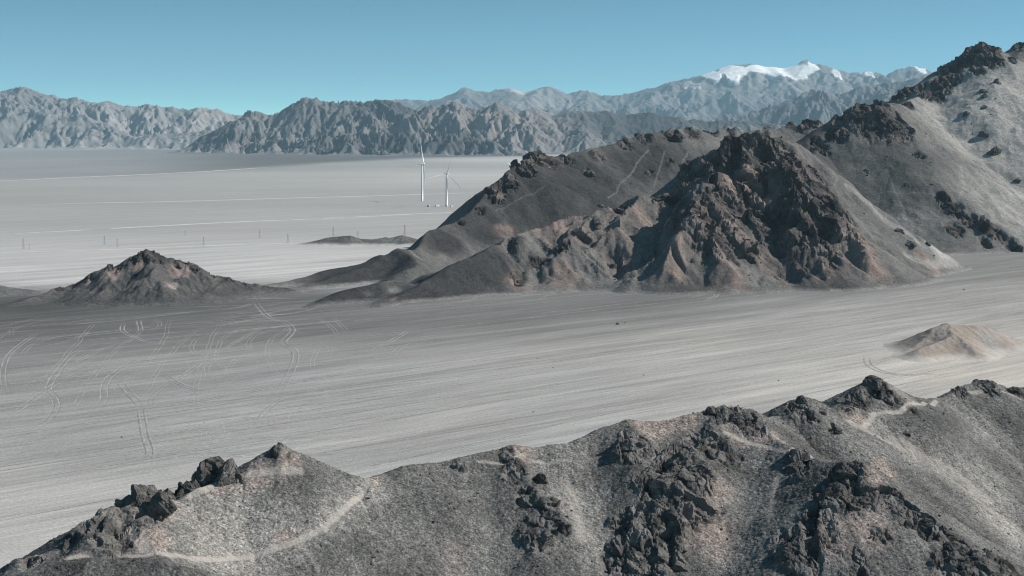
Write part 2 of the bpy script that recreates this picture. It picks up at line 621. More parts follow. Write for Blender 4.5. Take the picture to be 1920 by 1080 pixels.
def build_ground():
    def axis(lo, a, b, hi, d):
        core = np.arange(a, b, d)
        up, s, v = [], d, b
        while v < hi:
            up.append(v)
            s *= 1.09
            v += s
        dn, s, v = [], d, a - d
        while v > lo:
            dn.append(v)
            s *= 1.09
            v -= s
        return np.array([lo] + dn[::-1] + list(core) + up + [hi], np.float64)
    xs = axis(-27000, -560, 1000, 27000, 4.0)
    ys = axis(-2500, 420, 2300, 34000, 4.0)
    X, Y = np.meshgrid(xs, ys)
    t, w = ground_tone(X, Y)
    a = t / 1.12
    near = sstep(3500, 1500, Y)
    ang = R(40)
    al, ac = X * math.cos(ang) + Y * math.sin(ang), -X * math.sin(ang) + Y * math.cos(ang)
    st = fbm2(al / 420, ac / 26, 4, 31) * near
    a = a * (1 + .16 * st)
    Xf, Yf = X, np.log(np.maximum(Y, 200)) * 2500
    far = sstep(1900, 2600, Y)
    a = a * (1 + far * .10 * fbm2(Xf / 2600 + Yf * 0, Y / 420 + X / 9000, 5, 44))
    w = w + .25 * fbm2(al / 300, ac / 80, 3, 35) * near
    # the alluvial fan under the ranges is darker gravel with a clear edge against the pale plain
    pxg, pyg = 960 + F * X / np.maximum(Y, 300), 250 + F * CAMZ / np.maximum(Y, 300)
    edge = np.interp(pxg, (0, 300, 510, 640, 780, 900, 1100), (338, 326, 313.5, 304, 297, 293, 288)) + 2.2 * fbm2(X / 900, Y / 900, 4, 61)
    fan = sstep(2.5, -4.5, pyg - edge) * (Y > 3500)
    fa = np.interp(pxg, (0, 250, 480, 800), (.29, .26, .155, .135)) * (1 + .22 * fbm2(X / 1500, Y / 2600, 4, 62))
    a = a * (1 - fan) + fa * fan
    w = w * (1 - fan) - .5 * fan
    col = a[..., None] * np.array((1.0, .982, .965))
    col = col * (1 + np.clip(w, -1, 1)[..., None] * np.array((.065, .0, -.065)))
    Z = .35 * fbm2(al / 260, ac / 18, 4, 52) * near
    Z = Z * sstep(300, 500, Y)
    V = np.stack([X, Y, Z], -1).reshape(-1, 3)
    m, nt, b = new_mat('gravel_plain')
    at = nt.nodes.new('ShaderNodeAttribute')
    at.attribute_name = 'albedo'
    geo = nt.nodes.new('ShaderNodeTexCoord').outputs['Object']
    rot = nt.nodes.new('ShaderNodeVectorRotate')
    rot.rotation_type = 'Z_AXIS'
    rot.inputs['Angle'].default_value = -R(40)
    nt.links.new(geo, rot.inputs['Vector'])

    def stretched(sx, sy):
        mp = nt.nodes.new('ShaderNodeMapping')
        mp.inputs['Scale'].default_value = (sx, sy, 1)
        nt.links.new(rot.outputs[0], mp.inputs['Vector'])
        return mp.outputs[0]
    # wind and wash streaks run along the valley, strong on its floor and faint on the far plain
    s1 = noise(nt, stretched(1 / 120, 1 / 7), 1, 6, .6, .6)
    s2 = noise(nt, stretched(1 / 30, 1 / 2.6), 1, 5, .65, .8)
    s3 = noise(nt, stretched(1 / 380, 1 / 34), 1, 5, .62, .9)
    f = math_(nt, 'MULTIPLY', maprange(nt, s1, .3, .7, .87, 1.13), maprange(nt, s2, .3, .7, .90, 1.10))
    f = math_(nt, 'MULTIPLY', f, maprange(nt, s3, .32, .68, .82, 1.18))
    gr = noise(nt, geo, 1 / 1.6, 4, .7)
    f = math_(nt, 'MULTIPLY', f, maprange(nt, gr, .3, .7, .80, 1.20))
    big = noise(nt, geo, 1 / 700, 5, .6)
    f = math_(nt, 'MULTIPLY', f, maprange(nt, big, .3, .7, .92, 1.08))
    nr = nt.nodes.new('ShaderNodeAttribute')
    nr.attribute_name = 'valley'
    f = math_(nt, 'ADD', 1.0, math_(nt, 'MULTIPLY', math_(nt, 'SUBTRACT', f, 1.0), maprange(nt, nr.outputs['Fac'], 0, 1, .32, 1)))
    nt.links.new(scale_col(nt, at.outputs['Color'], f), b.inputs['Base Color'])
    bp = nt.nodes.new('ShaderNodeBump')
    bp.inputs['Strength'].default_value = .7
    bp.inputs['Distance'].default_value = 1.2
    hsum = math_(nt, 'ADD', math_(nt, 'MULTIPLY', s1, 1.0), math_(nt, 'MULTIPLY', s2, .45))
    hsum = math_(nt, 'ADD', hsum, math_(nt, 'MULTIPLY', gr, .3))
    nt.links.new(hsum, bp.inputs['Height'])
    nt.links.new(bp.outputs[0], b.inputs['Normal'])
    f_ = grid_faces(len(ys), len(xs))
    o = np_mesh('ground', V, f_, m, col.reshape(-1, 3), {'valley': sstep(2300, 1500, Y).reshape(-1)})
    tag(o, kind='structure')


build_ground()


# ------------------------------------------------------------------ dirt roads on the plain and tyre tracks on the valley floor
def smooth_pts(pts, step=6.0, wob=0.0, seed=0):
    p = np.array(pts, np.float64)
    for _ in range(3):                                   # corner cutting
        if len(p) > 2:
            q = np.empty((2 * len(p) - 2, 2))
            q[0::2] = p[:-1] * .75 + p[1:] * .25
            q[1::2] = p[:-1] * .25 + p[1:] * .75
            p = np.vstack([p[:1], q, p[-1:]])
    s = np.concatenate([[0], np.cumsum(np.hypot(*np.diff(p, axis=0).T))])
    n = max(2, int(s[-1] / step))
    t = np.linspace(0, s[-1], n)
    q = np.stack([np.interp(t, s, p[:, 0]), np.interp(t, s, p[:, 1])], -1)
    if wob:
        tx = np.gradient(q, axis=0)
        nn = np.stack([-tx[:, 1], tx[:, 0]], -1) / (np.linalg.norm(tx, axis=1)[:, None] + 1e-9)
        q = q + nn * (wob * fbm2(t / (14 * step), np.full(n, 3.3 + seed), 3, seed))[:, None]
    return q


def ribbon_arrays(q, offs, width, z, seed=0, vary=.35):
    tx = np.gradient(q, axis=0)
    nn = np.stack([-tx[:, 1], tx[:, 0]], -1) / (np.linalg.norm(tx, axis=1)[:, None] + 1e-9)
    n = len(q)
    wv = width * np.clip(1 + vary * fbm2(np.arange(n) / 5.0, np.full(n, seed * 1.7), 3, seed), .02, 3)
    wv = wv * np.minimum(1, np.minimum(np.arange(n), np.arange(n)[::-1]) / max(6.0, n * .22) + .06)
    a = q + nn * (offs - wv / 2)[:, None] if not np.isscalar(offs) else q + nn * (offs - wv / 2)[:, None]
    b = q + nn * (offs + wv / 2)[:, None]
    V = np.zeros((2 * n, 3))
    V[0::2, :2], V[1::2, :2] = a, b
    V[:, 2] = z
    i = np.arange(n - 1) * 2
    Fq = np.stack([i, i + 2, i + 3, i + 1], -1)
    return V, Fq


def ground_z(x, y):
    ang = R(40)
    al, ac = x * math.cos(ang) + y * math.sin(ang), -x * math.sin(ang) + y * math.cos(ang)
    near = sstep(3500, 1500, y)
    return .35 * fbm2(al / 260, ac / 18, 4, 52) * near * sstep(300, 500, y)


def track_object(name, strips, mat):
    Vs, Fs, off = [], [], 0
    for V, f in strips:
        V[:, 2] += ground_z(V[:, 0], V[:, 1])
        Vs.append(V)
        Fs.append(f + off)
        off += len(V)
    o = np_mesh(name, np.vstack(Vs), np.vstack(Fs), mat)
    return tag(o, kind='structure')


def dirt_mat(name, col, var=.2, scale=.15):
    return plain_mat(name, col, 1.0, var, scale)


M_road = dirt_mat('pale_dirt_road', (.55, .53, .52), .12, .02)
M_ruts = dirt_mat('pale_rut_sand', (.345, .339, .33), .35, .25)
M_rutdark = dirt_mat('churned_gravel', (.21, .207, .203), .35, .25)

for pts, wd in [
        ([(-60, 443), (0, 440), (200, 429), (400, 418), (640, 408), (760, 402), (880, 397), (940, 394)], 16),
        ([(-60, 476), (0, 474), (200, 468), (400, 460), (500, 457.5), (580, 455.5), (640, 455), (790, 452)], 9),
        ([(20, 385), (120, 382), (200, 380), (300, 378.5), (380, 376.5), (520, 372), (640, 369), (780, 365), (880, 362), (930, 360)], 20),
        ([(-60, 343), (0, 339.5), (70, 336), (180, 331), (300, 326), (400, 321), (510, 313)], 32),
        ([(0, 283.5), (80, 282.5), (150, 281), (300, 276), (420, 268.5)], 70)]:
    q = smooth_pts([G(a, b)[:2] for a, b in pts], 18, wd * .35, int(wd))
    track_object('dirt_road', [ribbon_arrays(q, 0.0, wd, .02 if wd < 20 else .1, int(wd))], M_road)

TRACKS = [  # photo pixels of each pair of ruts
    [(14, 742), (4, 715), (6, 690), (14, 665), (45, 640), (75, 622)],
    [(10, 824), (50, 812), (86, 790), (106, 766), (104, 750), (90, 733), (96, 712), (112, 694), (122, 676), (150, 655), (185, 640)],
    [(150, 782), (178, 770), (198, 748), (192, 728), (205, 706), (226, 692), (262, 672), (290, 660)],
    [(281, 760), (280, 744), (300, 727), (330, 710), (356, 697), (392, 668), (430, 648), (462, 630), (484, 618), (498, 606)],
    [(266, 765), (270, 800), (278, 830), (284, 850), (276, 868)],
    [(478, 562), (488, 580), (508, 598), (536, 602), (553, 618), (540, 632), (530, 643), (552, 655), (557, 668), (548, 693), (530, 725), (516, 748)],
    [(232, 606), (226, 620), (254, 634), (284, 642), (318, 650)],
    [(260, 598), (262, 610), (265, 622)],
    [(228, 718), (246, 738), (264, 760)],
    [(0, 742), (40, 728), (90, 705), (140, 680), (190, 655), (250, 636)],
    [(0, 790), (40, 765), (90, 728), (130, 705), (200, 686)],
    [(400, 612), (440, 607), (470, 600), (500, 598)],
    [(305, 700), (340, 722), (385, 735)],
    [(640, 668), (690, 660), (735, 640), (770, 616)],
    [(735, 668), (750, 650), (790, 640), (815, 634)],
    [(1010, 560), (1050, 548), (1080, 541), (1110, 538)],
    [(1290, 560), (1330, 548), (1350, 552), (1320, 566)],
    [(860, 570), (900, 556), (950, 548), (985, 540)],
    [(1860, 615), (1872, 628), (1900, 636), (1925, 640)],
    [(1620, 690), (1650, 676), (1690, 668)], [(1625, 668), (1632, 690), (1680, 704), (1760, 700)],
    [(170, 570), (330, 560), (420, 556), (520, 546)],
    [(60, 612), (200, 604), (330, 588), (420, 578)],
    [(300, 760), (420, 745), (560, 715), (700, 690)],
    [(480, 790), (500, 765), (520, 750), (560, 735)],
    [(330, 640), (420, 625), (520, 612), (640, 602), (800, 590)],
]
for i, tr in enumerate(TRACKS):
    q = smooth_pts([G(a, b)[:2] for a, b in tr], 4, .8, i + 3)
    gp = 1.55 + .25 * (i % 3)
    pr = [ribbon_arrays(q, -gp, .6, .05, i, 1.6), ribbon_arrays(q, gp, .6, .05, i + 50, 1.6)]
    track_object('tyre_track', pr, M_ruts)
    pr = [ribbon_arrays(q, -gp - .85, .5, .05, i + 90, .9), ribbon_arrays(q, gp - .85, .5, .05, i + 70, .9)]
    track_object('tyre_track', pr, M_rutdark)

# long straight ruts lying with the streaks, some pale and some dark
rs = np.random.RandomState(4)
pale, dark = [], []
for i in range(150):
    px, py = rs.uniform(-50, 1950), 600 + 330 * rs.uniform(0, 1) ** 1.5 - 0.02 * rs.uniform(0, 1900)
    x, y, _ = G(px, py - (px - 500) * .045)
    L = rs.uniform(60, 260)
    a = R(40 + rs.normal(0, 3.0))
    q = smooth_pts([(x - L * math.cos(a), y - L * math.sin(a)), (x, y), (x + L * math.cos(a), y + L * math.sin(a))], 6, 2.2, i)
    (pale if i % 5 < 3 else dark).append(ribbon_arrays(q, 0.0, rs.uniform(.3, .8), .045, i, 1.5))
track_object('wash_line', pale, M_ruts)
track_object('wash_line', dark, M_rutdark)
# churned sand and many crossing ruts where the tracks meet at the gap between the hills
fans = []
for i in range(26):
    cx, cy = rs.uniform(400, 560), rs.uniform(556, 606)
    x, y, _ = G(cx, cy)
    a, L, cv = R(rs.uniform(-10, 75)), rs.uniform(12, 50), rs.uniform(-14, 14)
    q = smooth_pts([(x - L * math.cos(a), y - L * math.sin(a)), (x - cv * math.sin(a), y + cv * math.cos(a)), (x + L * math.cos(a), y + L * math.sin(a))], 4, 1.5, i)
    fans += [ribbon_arrays(q, -1.5, .7, .04, i, .9), ribbon_arrays(q, 1.5, .7, .04, i + 40, .9)]
for i in range(22):
    cx, cy = rs.uniform(420, 505), (rs.uniform(555, 566) if i % 2 else rs.uniform(592, 601))
    x, y, _ = G(cx, cy - (cx - 460) * .1)
    L = rs.uniform(5, 16)
    a = R(rs.uniform(15, 40))
    q = smooth_pts([(x - L * math.cos(a), y - L * math.sin(a)), (x, y), (x + L * math.cos(a), y + L * math.sin(a))], 3, 1.0, i)
    fans.append(ribbon_arrays(q, 0.0, rs.uniform(1, 2.4), .055, i, .9))
for i in range(150):
    cx, cy = rs.uniform(0, 640), rs.uniform(600, 860)
    x, y, _ = G(cx, cy)
    a, L, cv = R(rs.choice([rs.uniform(20, 60), rs.uniform(70, 120), rs.uniform(-10, 20)])), rs.uniform(15, 60), rs.uniform(-12, 12)
    q = smooth_pts([(x - L * math.cos(a), y - L * math.sin(a)), (x - cv * math.sin(a), y + cv * math.cos(a)), (x + L * math.cos(a), y + L * math.sin(a))], 4, 1.5, i)
    fans += [ribbon_arrays(q, -1.5, .4, .04, i, .9), ribbon_arrays(q, 1.5, .4, .04, i + 40, .9)]
for i in range(34):
    cx = rs.uniform(800, 1700)
    cy = 575 - (cx - 800) * .075 - rs.uniform(0, 26)
    x, y, _ = G(cx, cy)
    a, L, cv = R(rs.uniform(15, 65)), rs.uniform(8, 30), rs.uniform(-8, 8)
    q = smooth_pts([(x - L * math.cos(a), y - L * math.sin(a)), (x - cv * math.sin(a), y + cv * math.cos(a)), (x + L * math.cos(a), y + L * math.sin(a))], 4, 1.5, i)
    fans += [ribbon_arrays(q, -1.5, .6, .06, i, .9), ribbon_arrays(q, 1.5, .6, .06, i + 40, .9)]
for i in range(9):                                          # long runs out of the gap, crossing each other
    p0 = G(150 + 50 * i + rs.uniform(-30, 60), rs.uniform(590, 612))[:2]
    ex, ey = -40 + 80 * i + rs.uniform(-20, 20), rs.uniform(660, 830)
    p2 = G(ex, ey)[:2]
    mx, my = (p0[0] + p2[0]) / 2 + rs.uniform(-45, 45), (p0[1] + p2[1]) / 2 + rs.uniform(-25, 25)
    q = smooth_pts([p0, (mx, my), p2], 4, 2.5, i)
    fans += [ribbon_arrays(q, -1.5, .32, .045, i, 1.6), ribbon_arrays(q, 1.5, .32, .045, i + 40, 1.6)]
track_object('tyre_track', fans, M_ruts)
# ------------------------------------------------------------------ far mountain ranges
def far_range(name, sky, depth, base_front, x0, x1, y0, y1, dx, cell, amp, seed, slope, pal, snow=None, sub=None, octv=6, wrp=.2):
    """skyline given as photo pixels at its distance; subsidiary spurs in front, gullied all over"""
    hf = HF(x0, x1, y0, y1, dx)
    X, Y = hf.X, hf.Y
    wx = X + cell * wrp * fbm2(X / cell / 2.2, Y / cell / 2.2, 3, seed + 1)
    wy = Y + cell * wrp * 1.5 * fbm2(X / cell / 2.2, Y / cell / 2.2, 3, seed + 2)
    rdg = [([P(a, b, depth + (c[0] if c else 0)) for a, b, *c in sky], slope)]
    rs = np.random.RandomState(seed)
    main = rdg[0][0]
    mx, mz = [p[0] for p in main], [p[2] for p in main]
    my = [p[1] for p in main]
    step = cell * 1.15
    for x in np.arange(max(x0, min(mx)), min(x1, max(mx)), step):       # spurs descending towards the viewer
        x = x + rs.uniform(-.3, .3) * step
        z = np.interp(x, mx, mz)
        yy = np.interp(x, mx, my)
        L = z / slope * rs.uniform(.9, 1.5)
        dxs = rs.uniform(-.6, .5) * L
        k1, k2 = rs.uniform(.66, .9), rs.uniform(.35, .6)
        rdg.append(([(x, yy, z * .99), (x + dxs * .3, yy - L * .35, z * k1), (x + dxs * .6, yy - L * .7, z * k2),
                     (x + dxs, yy - L * 1.15, -10)], slope * 1.1))
    for s in (sub or []):
        rdg.append(([P(*p) for p in s], slope * 1.1))
    H = roof(wx, wy, rdg, cell * .06, cell * .03)
    H = smax(H, np.full_like(H, -4.0), 40)
    sm = snow(X, Y, H, 0, 0, 0) if snow is not None else 0
    H = H + (1 - sm) * np.clip(H, 0, 200) / 200 * amp * .8 * fbm2(X / cell, Y / cell, 4, seed + 9)
    Hc, tot = erode(X, Y, H, dx, cell * .62, octv, amp * 1.2, seed, .45, .6, 1.8)
    f = sstep(0, 60, H)
    crest = polydist(X, Y, [(p[0], p[1]) for p in main])
    f = f * (.45 + 1.1 * sstep(-.45, .45, fbm2(X / cell * .4 + 7, Y / cell * .4, 3, seed + 41)))
    f = f * (.38 + .62 * sstep(0, cell * .7, crest))
    Z = H + tot * f * (1 - .7 * sm)
    hf.Z = Z.astype(np.float32)
    nx, ny, nz = hf.normals()
    big = fbm2(X / cell * .45, Y / cell * .45, 4, seed + 20)
    strat = fbm2((X + Z * 1.5) / cell * .25, (Z * 3 + Y * .3) / cell * 1.2, 4, seed + 22)
    col = mixc(pal[0], pal[1], sstep(-.35, .45, big + .5 * strat))
    if len(pal) > 2:
        col = mixc(col, pal[2], sstep(.1, .5, fbm2(X / cell * .3 + 40, Y / cell * .3, 3, seed + 31)) * .8)
    col = mixc(col, pal[1] * 1.25, (1 - sstep(15, 90, H)) * .7)
    if snow is not None:
        col = mixc(col, (.95, .95, .955), sm)
    V = np.stack([X, Y, Z], -1)
    return hf_mesh(name, hf, V, col, M_far, keep=(Z > -3.0))


g1, g2, g3 = np.array((.075, .080, .088)), np.array((.165, .165, .168)), np.array((.25, .226, .220))
MIDSKY = [(330, 300), (385, 268), (415, 250), (440, 235), (475, 210), (490, 209), (515, 214), (560, 193), (590, 187), (620, 190), (650, 189), (685, 189), (715, 180), (735, 183),
          (760, 194), (785, 203), (805, 196), (830, 191), (860, 195), (890, 203), (905, 200), (925, 191), (940, 200), (965, 206), (1000, 204), (1030, 214),
          (1060, 213), (1090, 211), (1140, 207), (1180, 213), (1215, 212), (1250, 219), (1290, 222), (1340, 223), (1420, 228), (1500, 236)]
far_range('dark_mountain_range', MIDSKY, 11900, 0, -3000, 2600, 9600, 12900, 10, 620, 62, 11, .52, (g1, g2, g3),
          sub=[[(560, 262, 10900), (610, 250, 10850), (680, 245, 10800), (750, 252, 10700), (800, 255, 10600), (860, 240, 10700), (900, 262, 10400), (980, 285, 10200)],
               [(430, 268, 11500), (470, 262, 11300), (520, 268, 11200)],
               [(560, 285, 10700), (600, 268, 10650), (650, 272, 10500), (720, 280, 10400)],
               [(790, 283, 10300), (840, 250, 10450), (870, 237, 10600), (905, 262, 10400), (960, 280, 10250)]])
LEFTSKY = [(-120, 200), (-60, 196), (0, 181), (20, 168), (45, 157), (65, 162), (80, 173), (105, 175), (125, 182), (150, 186), (190, 190), (210, 185), (250, 193), (300, 197), (340, 205), (380, 202),
           (420, 212), (450, 216), (500, 222), (560, 230), (640, 250)]
far_range('grey_mountain_range', LEFTSKY, 17200, 0, -8200, -1300, 13900, 18300, 15, 900, 75, 23, .42,
          (np.array((.19, .19, .195)), np.array((.30, .29, .285)), np.array((.40, .365, .35))),
          sub=[[(0, 225, 15800), (60, 205, 15900), (110, 225, 15600), (160, 215, 15700), (200, 240, 15300)],
               [(280, 250, 14900), (330, 243, 14900), (370, 238, 15000), (420, 250, 14800)]])
RIGHTSKY = [(1180, 280), (1250, 240), (1330, 222), (1390, 212), (1450, 196), (1500, 176), (1535, 166), (1560, 176), (1590, 168), (1620, 164), (1660, 150), (1690, 148), (1720, 143), (1750, 138),
            (1775, 125), (1820, 118), (1900, 110), (1990, 105)]
far_range('pale_mountain_range', RIGHTSKY, 17000, 0, 1300, 7000, 14300, 18000, 14, 900, 78, 37, .5,
          (np.array((.14, .145, .155)), np.array((.235, .235, .238)), np.array((.29, .27, .265))))
SNOWSKY = [(690, 205), (740, 187), (770, 184), (800, 186), (820, 180), (840, 172), (868, 162), (885, 168), (910, 171), (930, 165), (955, 163), (985, 170), (1015, 162), (1035, 166), (1060, 174),
           (1095, 167), (1130, 178), (1170, 177), (1200, 172), (1230, 166), (1260, 155), (1290, 146), (1310, 143), (1335, 137), (1352, 127), (1378, 119), (1410, 119), (1440, 125), (1470, 128),
           (1500, 122), (1515, 116), (1528, 121), (1545, 122), (1560, 130), (1580, 139), (1605, 134), (1640, 132), (1665, 139), (1700, 126), (1712, 123), (1745, 132), (1790, 128), (1850, 130), (1950, 140)]


def snowmask(X, Y, Z, nx, ny, nz):
    m = np.zeros(X.shape, np.float32)
    n = .55 * fbm2(X / 420, Y / 420, 5, 91)
    for px, py, rx, up in [(1372, 133, 26, 1), (1430, 130, 34, 1), (1458, 135, 44, 1), (1490, 131, 30, 1), (1520, 126, 10, 1), (1330, 141, 16, 1), (1365, 142, 14, 1), (1480, 141, 22, .9), (1560, 140, 9, .7), (1290, 160, 14, .35), (1625, 136, 9, .7), (1722, 127, 11, .9), (975, 165, 30, .35)]:
        x, y, z = P(px, py, 27600)
        k = 27600 / F
        dd = ((X - x) / (rx * k)) ** 2 + ((Z - z) / (10.5 * k)) ** 2 + ((Y - y) / (2600)) ** 2 + n
        m = np.maximum(m, up * sstep(1.06, .94, dd))
    return m


far_range('snow_mountain_range', SNOWSKY, 27600, 0, -3600, 11200, 21500, 29000, 28, 1700, 110, 53, .42,
          (np.array((.17, .175, .185)), np.array((.25, .25, .252)), np.array((.32, .30, .295))), snow=snowmask, wrp=.06, octv=5,
          sub=[[(1130, 222, 24000), (1170, 205, 24500), (1215, 188, 25000), (1250, 200, 24300), (1290, 215, 23600)],
               [(1000, 205, 25000), (1060, 196, 25000), (1110, 200, 24800)],
               [(1300, 200, 24500), (1370, 175, 25200), (1420, 168, 25600)]])
# ------------------------------------------------------------------ hills of the middle distance
def blobs(hf, X, Y, Z, lst):
    """rock patches: photo pixel of the centre, radius in pixels along the view and across"""
    m = np.zeros(X.shape, np.float32)
    for px, py, r, *s in lst:
        h = hf.hit(px, py)
        if h is None:
            continue
        k = h[1] / F
        rr = r * k
        d = np.sqrt((X - h[0]) ** 2 + ((Y - h[1]) * .62) ** 2 + (Z - h[2]) ** 2) / rr
        m = np.maximum(m, (s[0] if s else 1.0) * np.clip(1.35 - d, 0, 1))
    return m


def paths(hf, X, Y, lst):
    """trails: world distance to a line found by looking along photo pixels"""
    out = np.zeros(X.shape, np.float32)
    for pts, w, st in lst:
        q = [hf.hit(a, b) for a, b in pts]
        q = [(h[0], h[1]) for h in q if h is not None]
        if len(q) > 1:
            d = polydist(X, Y, q)
            out = np.maximum(out, st * sstep(w, w * .35, d))
    return out


def build_mountain():
    hf = HF(-350, 1180, 1290, 2760, 1.9)
    X, Y = hf.X, hf.Y
    wx = X + 26 * fbm2(X / 120, Y / 120, 4, 201)
    wy = Y + 26 * fbm2(X / 120, Y / 120, 4, 202)

    def Rg(pts, *s):
        return ([P(*p) for p in pts],) + s
    R0 = [(490, 545, 1470), (520, 538, 1500), (560, 524, 1530), (600, 508, 1560), (650, 497, 1590), (700, 481, 1615), (740, 469, 1640), (775, 468, 1660), (800, 450, 1700), (850, 421, 1770),
          (885, 399, 1830), (925, 352, 1920), (950, 326, 1960), (985, 299, 2000), (1015, 287, 2040), (1050, 293, 2080), (1100, 281, 2130), (1170, 263, 2190), (1210, 251, 2230),
          (1260, 243, 2280), (1330, 240, 2350), (1390, 245, 2400), (1440, 243, 2440), (1475, 235, 2460), (1510, 222, 2480), (1545, 232, 2500), (1600, 218, 2520), (1660, 190, 2530),
          (1690, 172, 2540), (1720, 158, 2550), (1760, 148, 2560), (1785, 122, 2570), (1810, 98, 2590), (1840, 79, 2600), (1865, 92, 2615), (1895, 102, 2640), (1920, 77, 2650), (1960, 62, 2660), (2060, 40, 2700)]
    R2 = [(716, 577, 1332), (740, 556, 1365), (800, 521, 1410), (850, 491, 1450), (900, 462, 1490), (950, 445, 1530), (1000, 432, 1560), (1050, 419, 1590), (1100, 403, 1620), (1170, 378, 1650),
          (1240, 358, 1680), (1290, 338, 1700), (1335, 292, 1720), (1380, 256, 1730), (1420, 246, 1730), (1460, 250, 1725), (1500, 285, 1715), (1555, 345, 1700), (1600, 395, 1680), (1650, 445, 1640), (1700, 490, 1600), (1735, 508, 1590)]
    rid = [Rg(R0, .85, .56),
           Rg(R2, .66, .98),
           Rg([(1740, 166, 2530), (1690, 196, 2380), (1660, 192, 2280), (1630, 193, 2250), (1600, 208, 2235), (1575, 236, 2220), (1545, 270, 2180), (1518, 294, 2120), (1500, 320, 2060)], .64),
           Rg([(1630, 193, 2250), (1700, 262, 2190), (1760, 330, 2120), (1830, 410, 2040), (1890, 455, 1985)], .62),
           Rg([(1720, 158, 2550), (1700, 200, 2430), (1745, 245, 2400)], .6),
           Rg([(1335, 292, 1720), (1318, 345, 1600), (1296, 400, 1535), (1245, 455, 1498), (1185, 503, 1482), (1130, 540, 1475)], .72, 1.3),
           Rg([(1400, 250, 1730), (1392, 330, 1655), (1372, 400, 1585), (1340, 470, 1535), (1310, 530, 1495)], .8, 1.2),
           Rg([(1130, 394, 1632), (1060, 452, 1530), (1000, 492, 1490), (915, 545, 1462)], .68, 1.0),
           Rg([(1200, 370, 1662), (1150, 425, 1575), (1090, 480, 1520), (1040, 525, 1488)], .68, 1.0),
           Rg([(1000, 432, 1560), (930, 480, 1490), (850, 530, 1430), (790, 560, 1390)], .62),
           Rg([(1475, 268, 1722), (1492, 342, 1618), (1500, 415, 1548), (1480, 478, 1510), (1450, 535, 1485)], .75, 1.35),
           Rg([(1555, 345, 1700), (1580, 420, 1610), (1600, 480, 1560), (1610, 525, 1535)], .7, 1.1),
           Rg([(575, 581, 1322), (620, 561, 1358), (660, 541, 1385), (700, 531, 1405), (735, 524, 1425), (757, 534, 1440)], .5),
           Rg([(740, 469, 1640), (770, 485, 1585), (798, 496, 1560), (770, 505, 1540)], .5),
           Rg([(700, 481, 1615), (640, 515, 1545), (590, 535, 1500)], .45),
           Rg([(1790, 372, 2080), (1840, 420, 2010), (1900, 462, 1960), (1960, 490, 1930)], .6),
           ]
    H = roof(wx, wy, rid, 9.0, 3.0)
    H = smax(H, np.full_like(H, -1.2), 14)
    H = H + np.clip(H / 40, 0, 1) * 3.0 * fbm2(X / 55, Y / 55, 5, 210)
    Hc, tot = erode(X, Y, H, hf.dx, 52, 4, 5.5, 205, .6, .52, 1.9)
    Hd, tot2 = erode(X, Y, H, hf.dx, 64, 5, 8.0, 206, .6, .48, 1.8)
    up = sstep(2, 30, H)
    # rock shows along the crests, scree lies smooth below
    crest = np.full(X.shape, 1e9, np.float32)
    hf.Z = (H + tot * up * .22).astype(np.float32)
    bl = [(1305, 335, 55), (1272, 368, 48, .9), (1335, 305, 44), (1240, 366, 28, .8), (1420, 275, 80), (1380, 300, 75), (1460, 310, 80), (1350, 350, 75), (1500, 340, 80), (1420, 380, 100), (1330, 410, 70), (1500, 410, 90), (1545, 390, 70), (1560, 440, 60), (1390, 450, 70, .8), (1290, 400, 60), (1250, 375, 40, .8),
          (1320, 460, 60, .7), (1450, 440, 70), (1180, 440, 45, .45), (1090, 440, 40, .6), (1050, 460, 34, .8), (1010, 490, 26, .9), (970, 520, 22, .75), (1120, 420, 30, .6), (1170, 385, 25, .8), (960, 460, 30, .6), (1150, 500, 50, .5), (1600, 450, 40, .6), (1560, 490, 40, .5),
          (1015, 300, 36), (985, 315, 34), (955, 340, 34), (930, 365, 26), (1040, 310, 30, .8), (1060, 300, 20, .8), (900, 395, 18, .7), (860, 418, 14, .6), (1120, 296, 18), (1170, 268, 24, .9), (1210, 258, 24, .9), (1260, 250, 28), (1300, 252, 22, .9), (1330, 243, 22, 1), (1370, 246, 20, .8), (1100, 322, 16, .8),
          (1440, 246, 18, .7), (1490, 232, 26), (1510, 226, 28), (1540, 236, 22, .8), (1525, 262, 16, .7),
          (1630, 205, 44), (1600, 225, 40), (1660, 215, 44), (1680, 240, 36), (1640, 250, 40, .8), (1570, 250, 28), (1540, 280, 22), (1700, 260, 26, .7), (1720, 290, 18, .6),
          (1690, 175, 26), (1720, 165, 30), (1745, 180, 32), (1760, 165, 28), (1700, 195, 22, .8), (1790, 125, 34), (1810, 108, 36), (1840, 92, 40), (1860, 110, 30), (1780, 145, 26), (1830, 125, 26, .8), (1895, 112, 16, .8), (1920, 85, 26),
          (1770, 375, 22, .9), (1790, 395, 28), (1815, 415, 28), (1840, 425, 26), (1790, 430, 24), (1870, 445, 22), (1900, 460, 22), (1850, 455, 20, .7),
          (1260, 300, 8, .8), (1220, 322, 8, .8)]
    bed = blobs(hf, X, Y, hf.Z, [(1420, 400, 210), (1200, 440, 130), (1080, 450, 100), (1000, 480, 70), (1300, 480, 120), (1580, 460, 90), (1450, 490, 120), (1150, 500, 80)])
    bed = sstep(.15, .7, bed)                                # bare bedrock: cut by sharp ribs and gullies
    hf.Z = (hf.Z + tot2 * bed * sstep(1, 16, H)).astype(np.float32)
    rock = blobs(hf, X, Y, hf.Z, bl)
    rock = np.maximum(rock, rock * (1 + .35 * tot2 / 8 * bed))
    rock = rock * (1 + .9 * fbm2(X / 30, Y / 30, 4, 230))
    rock = sstep(.22, .85, rock)
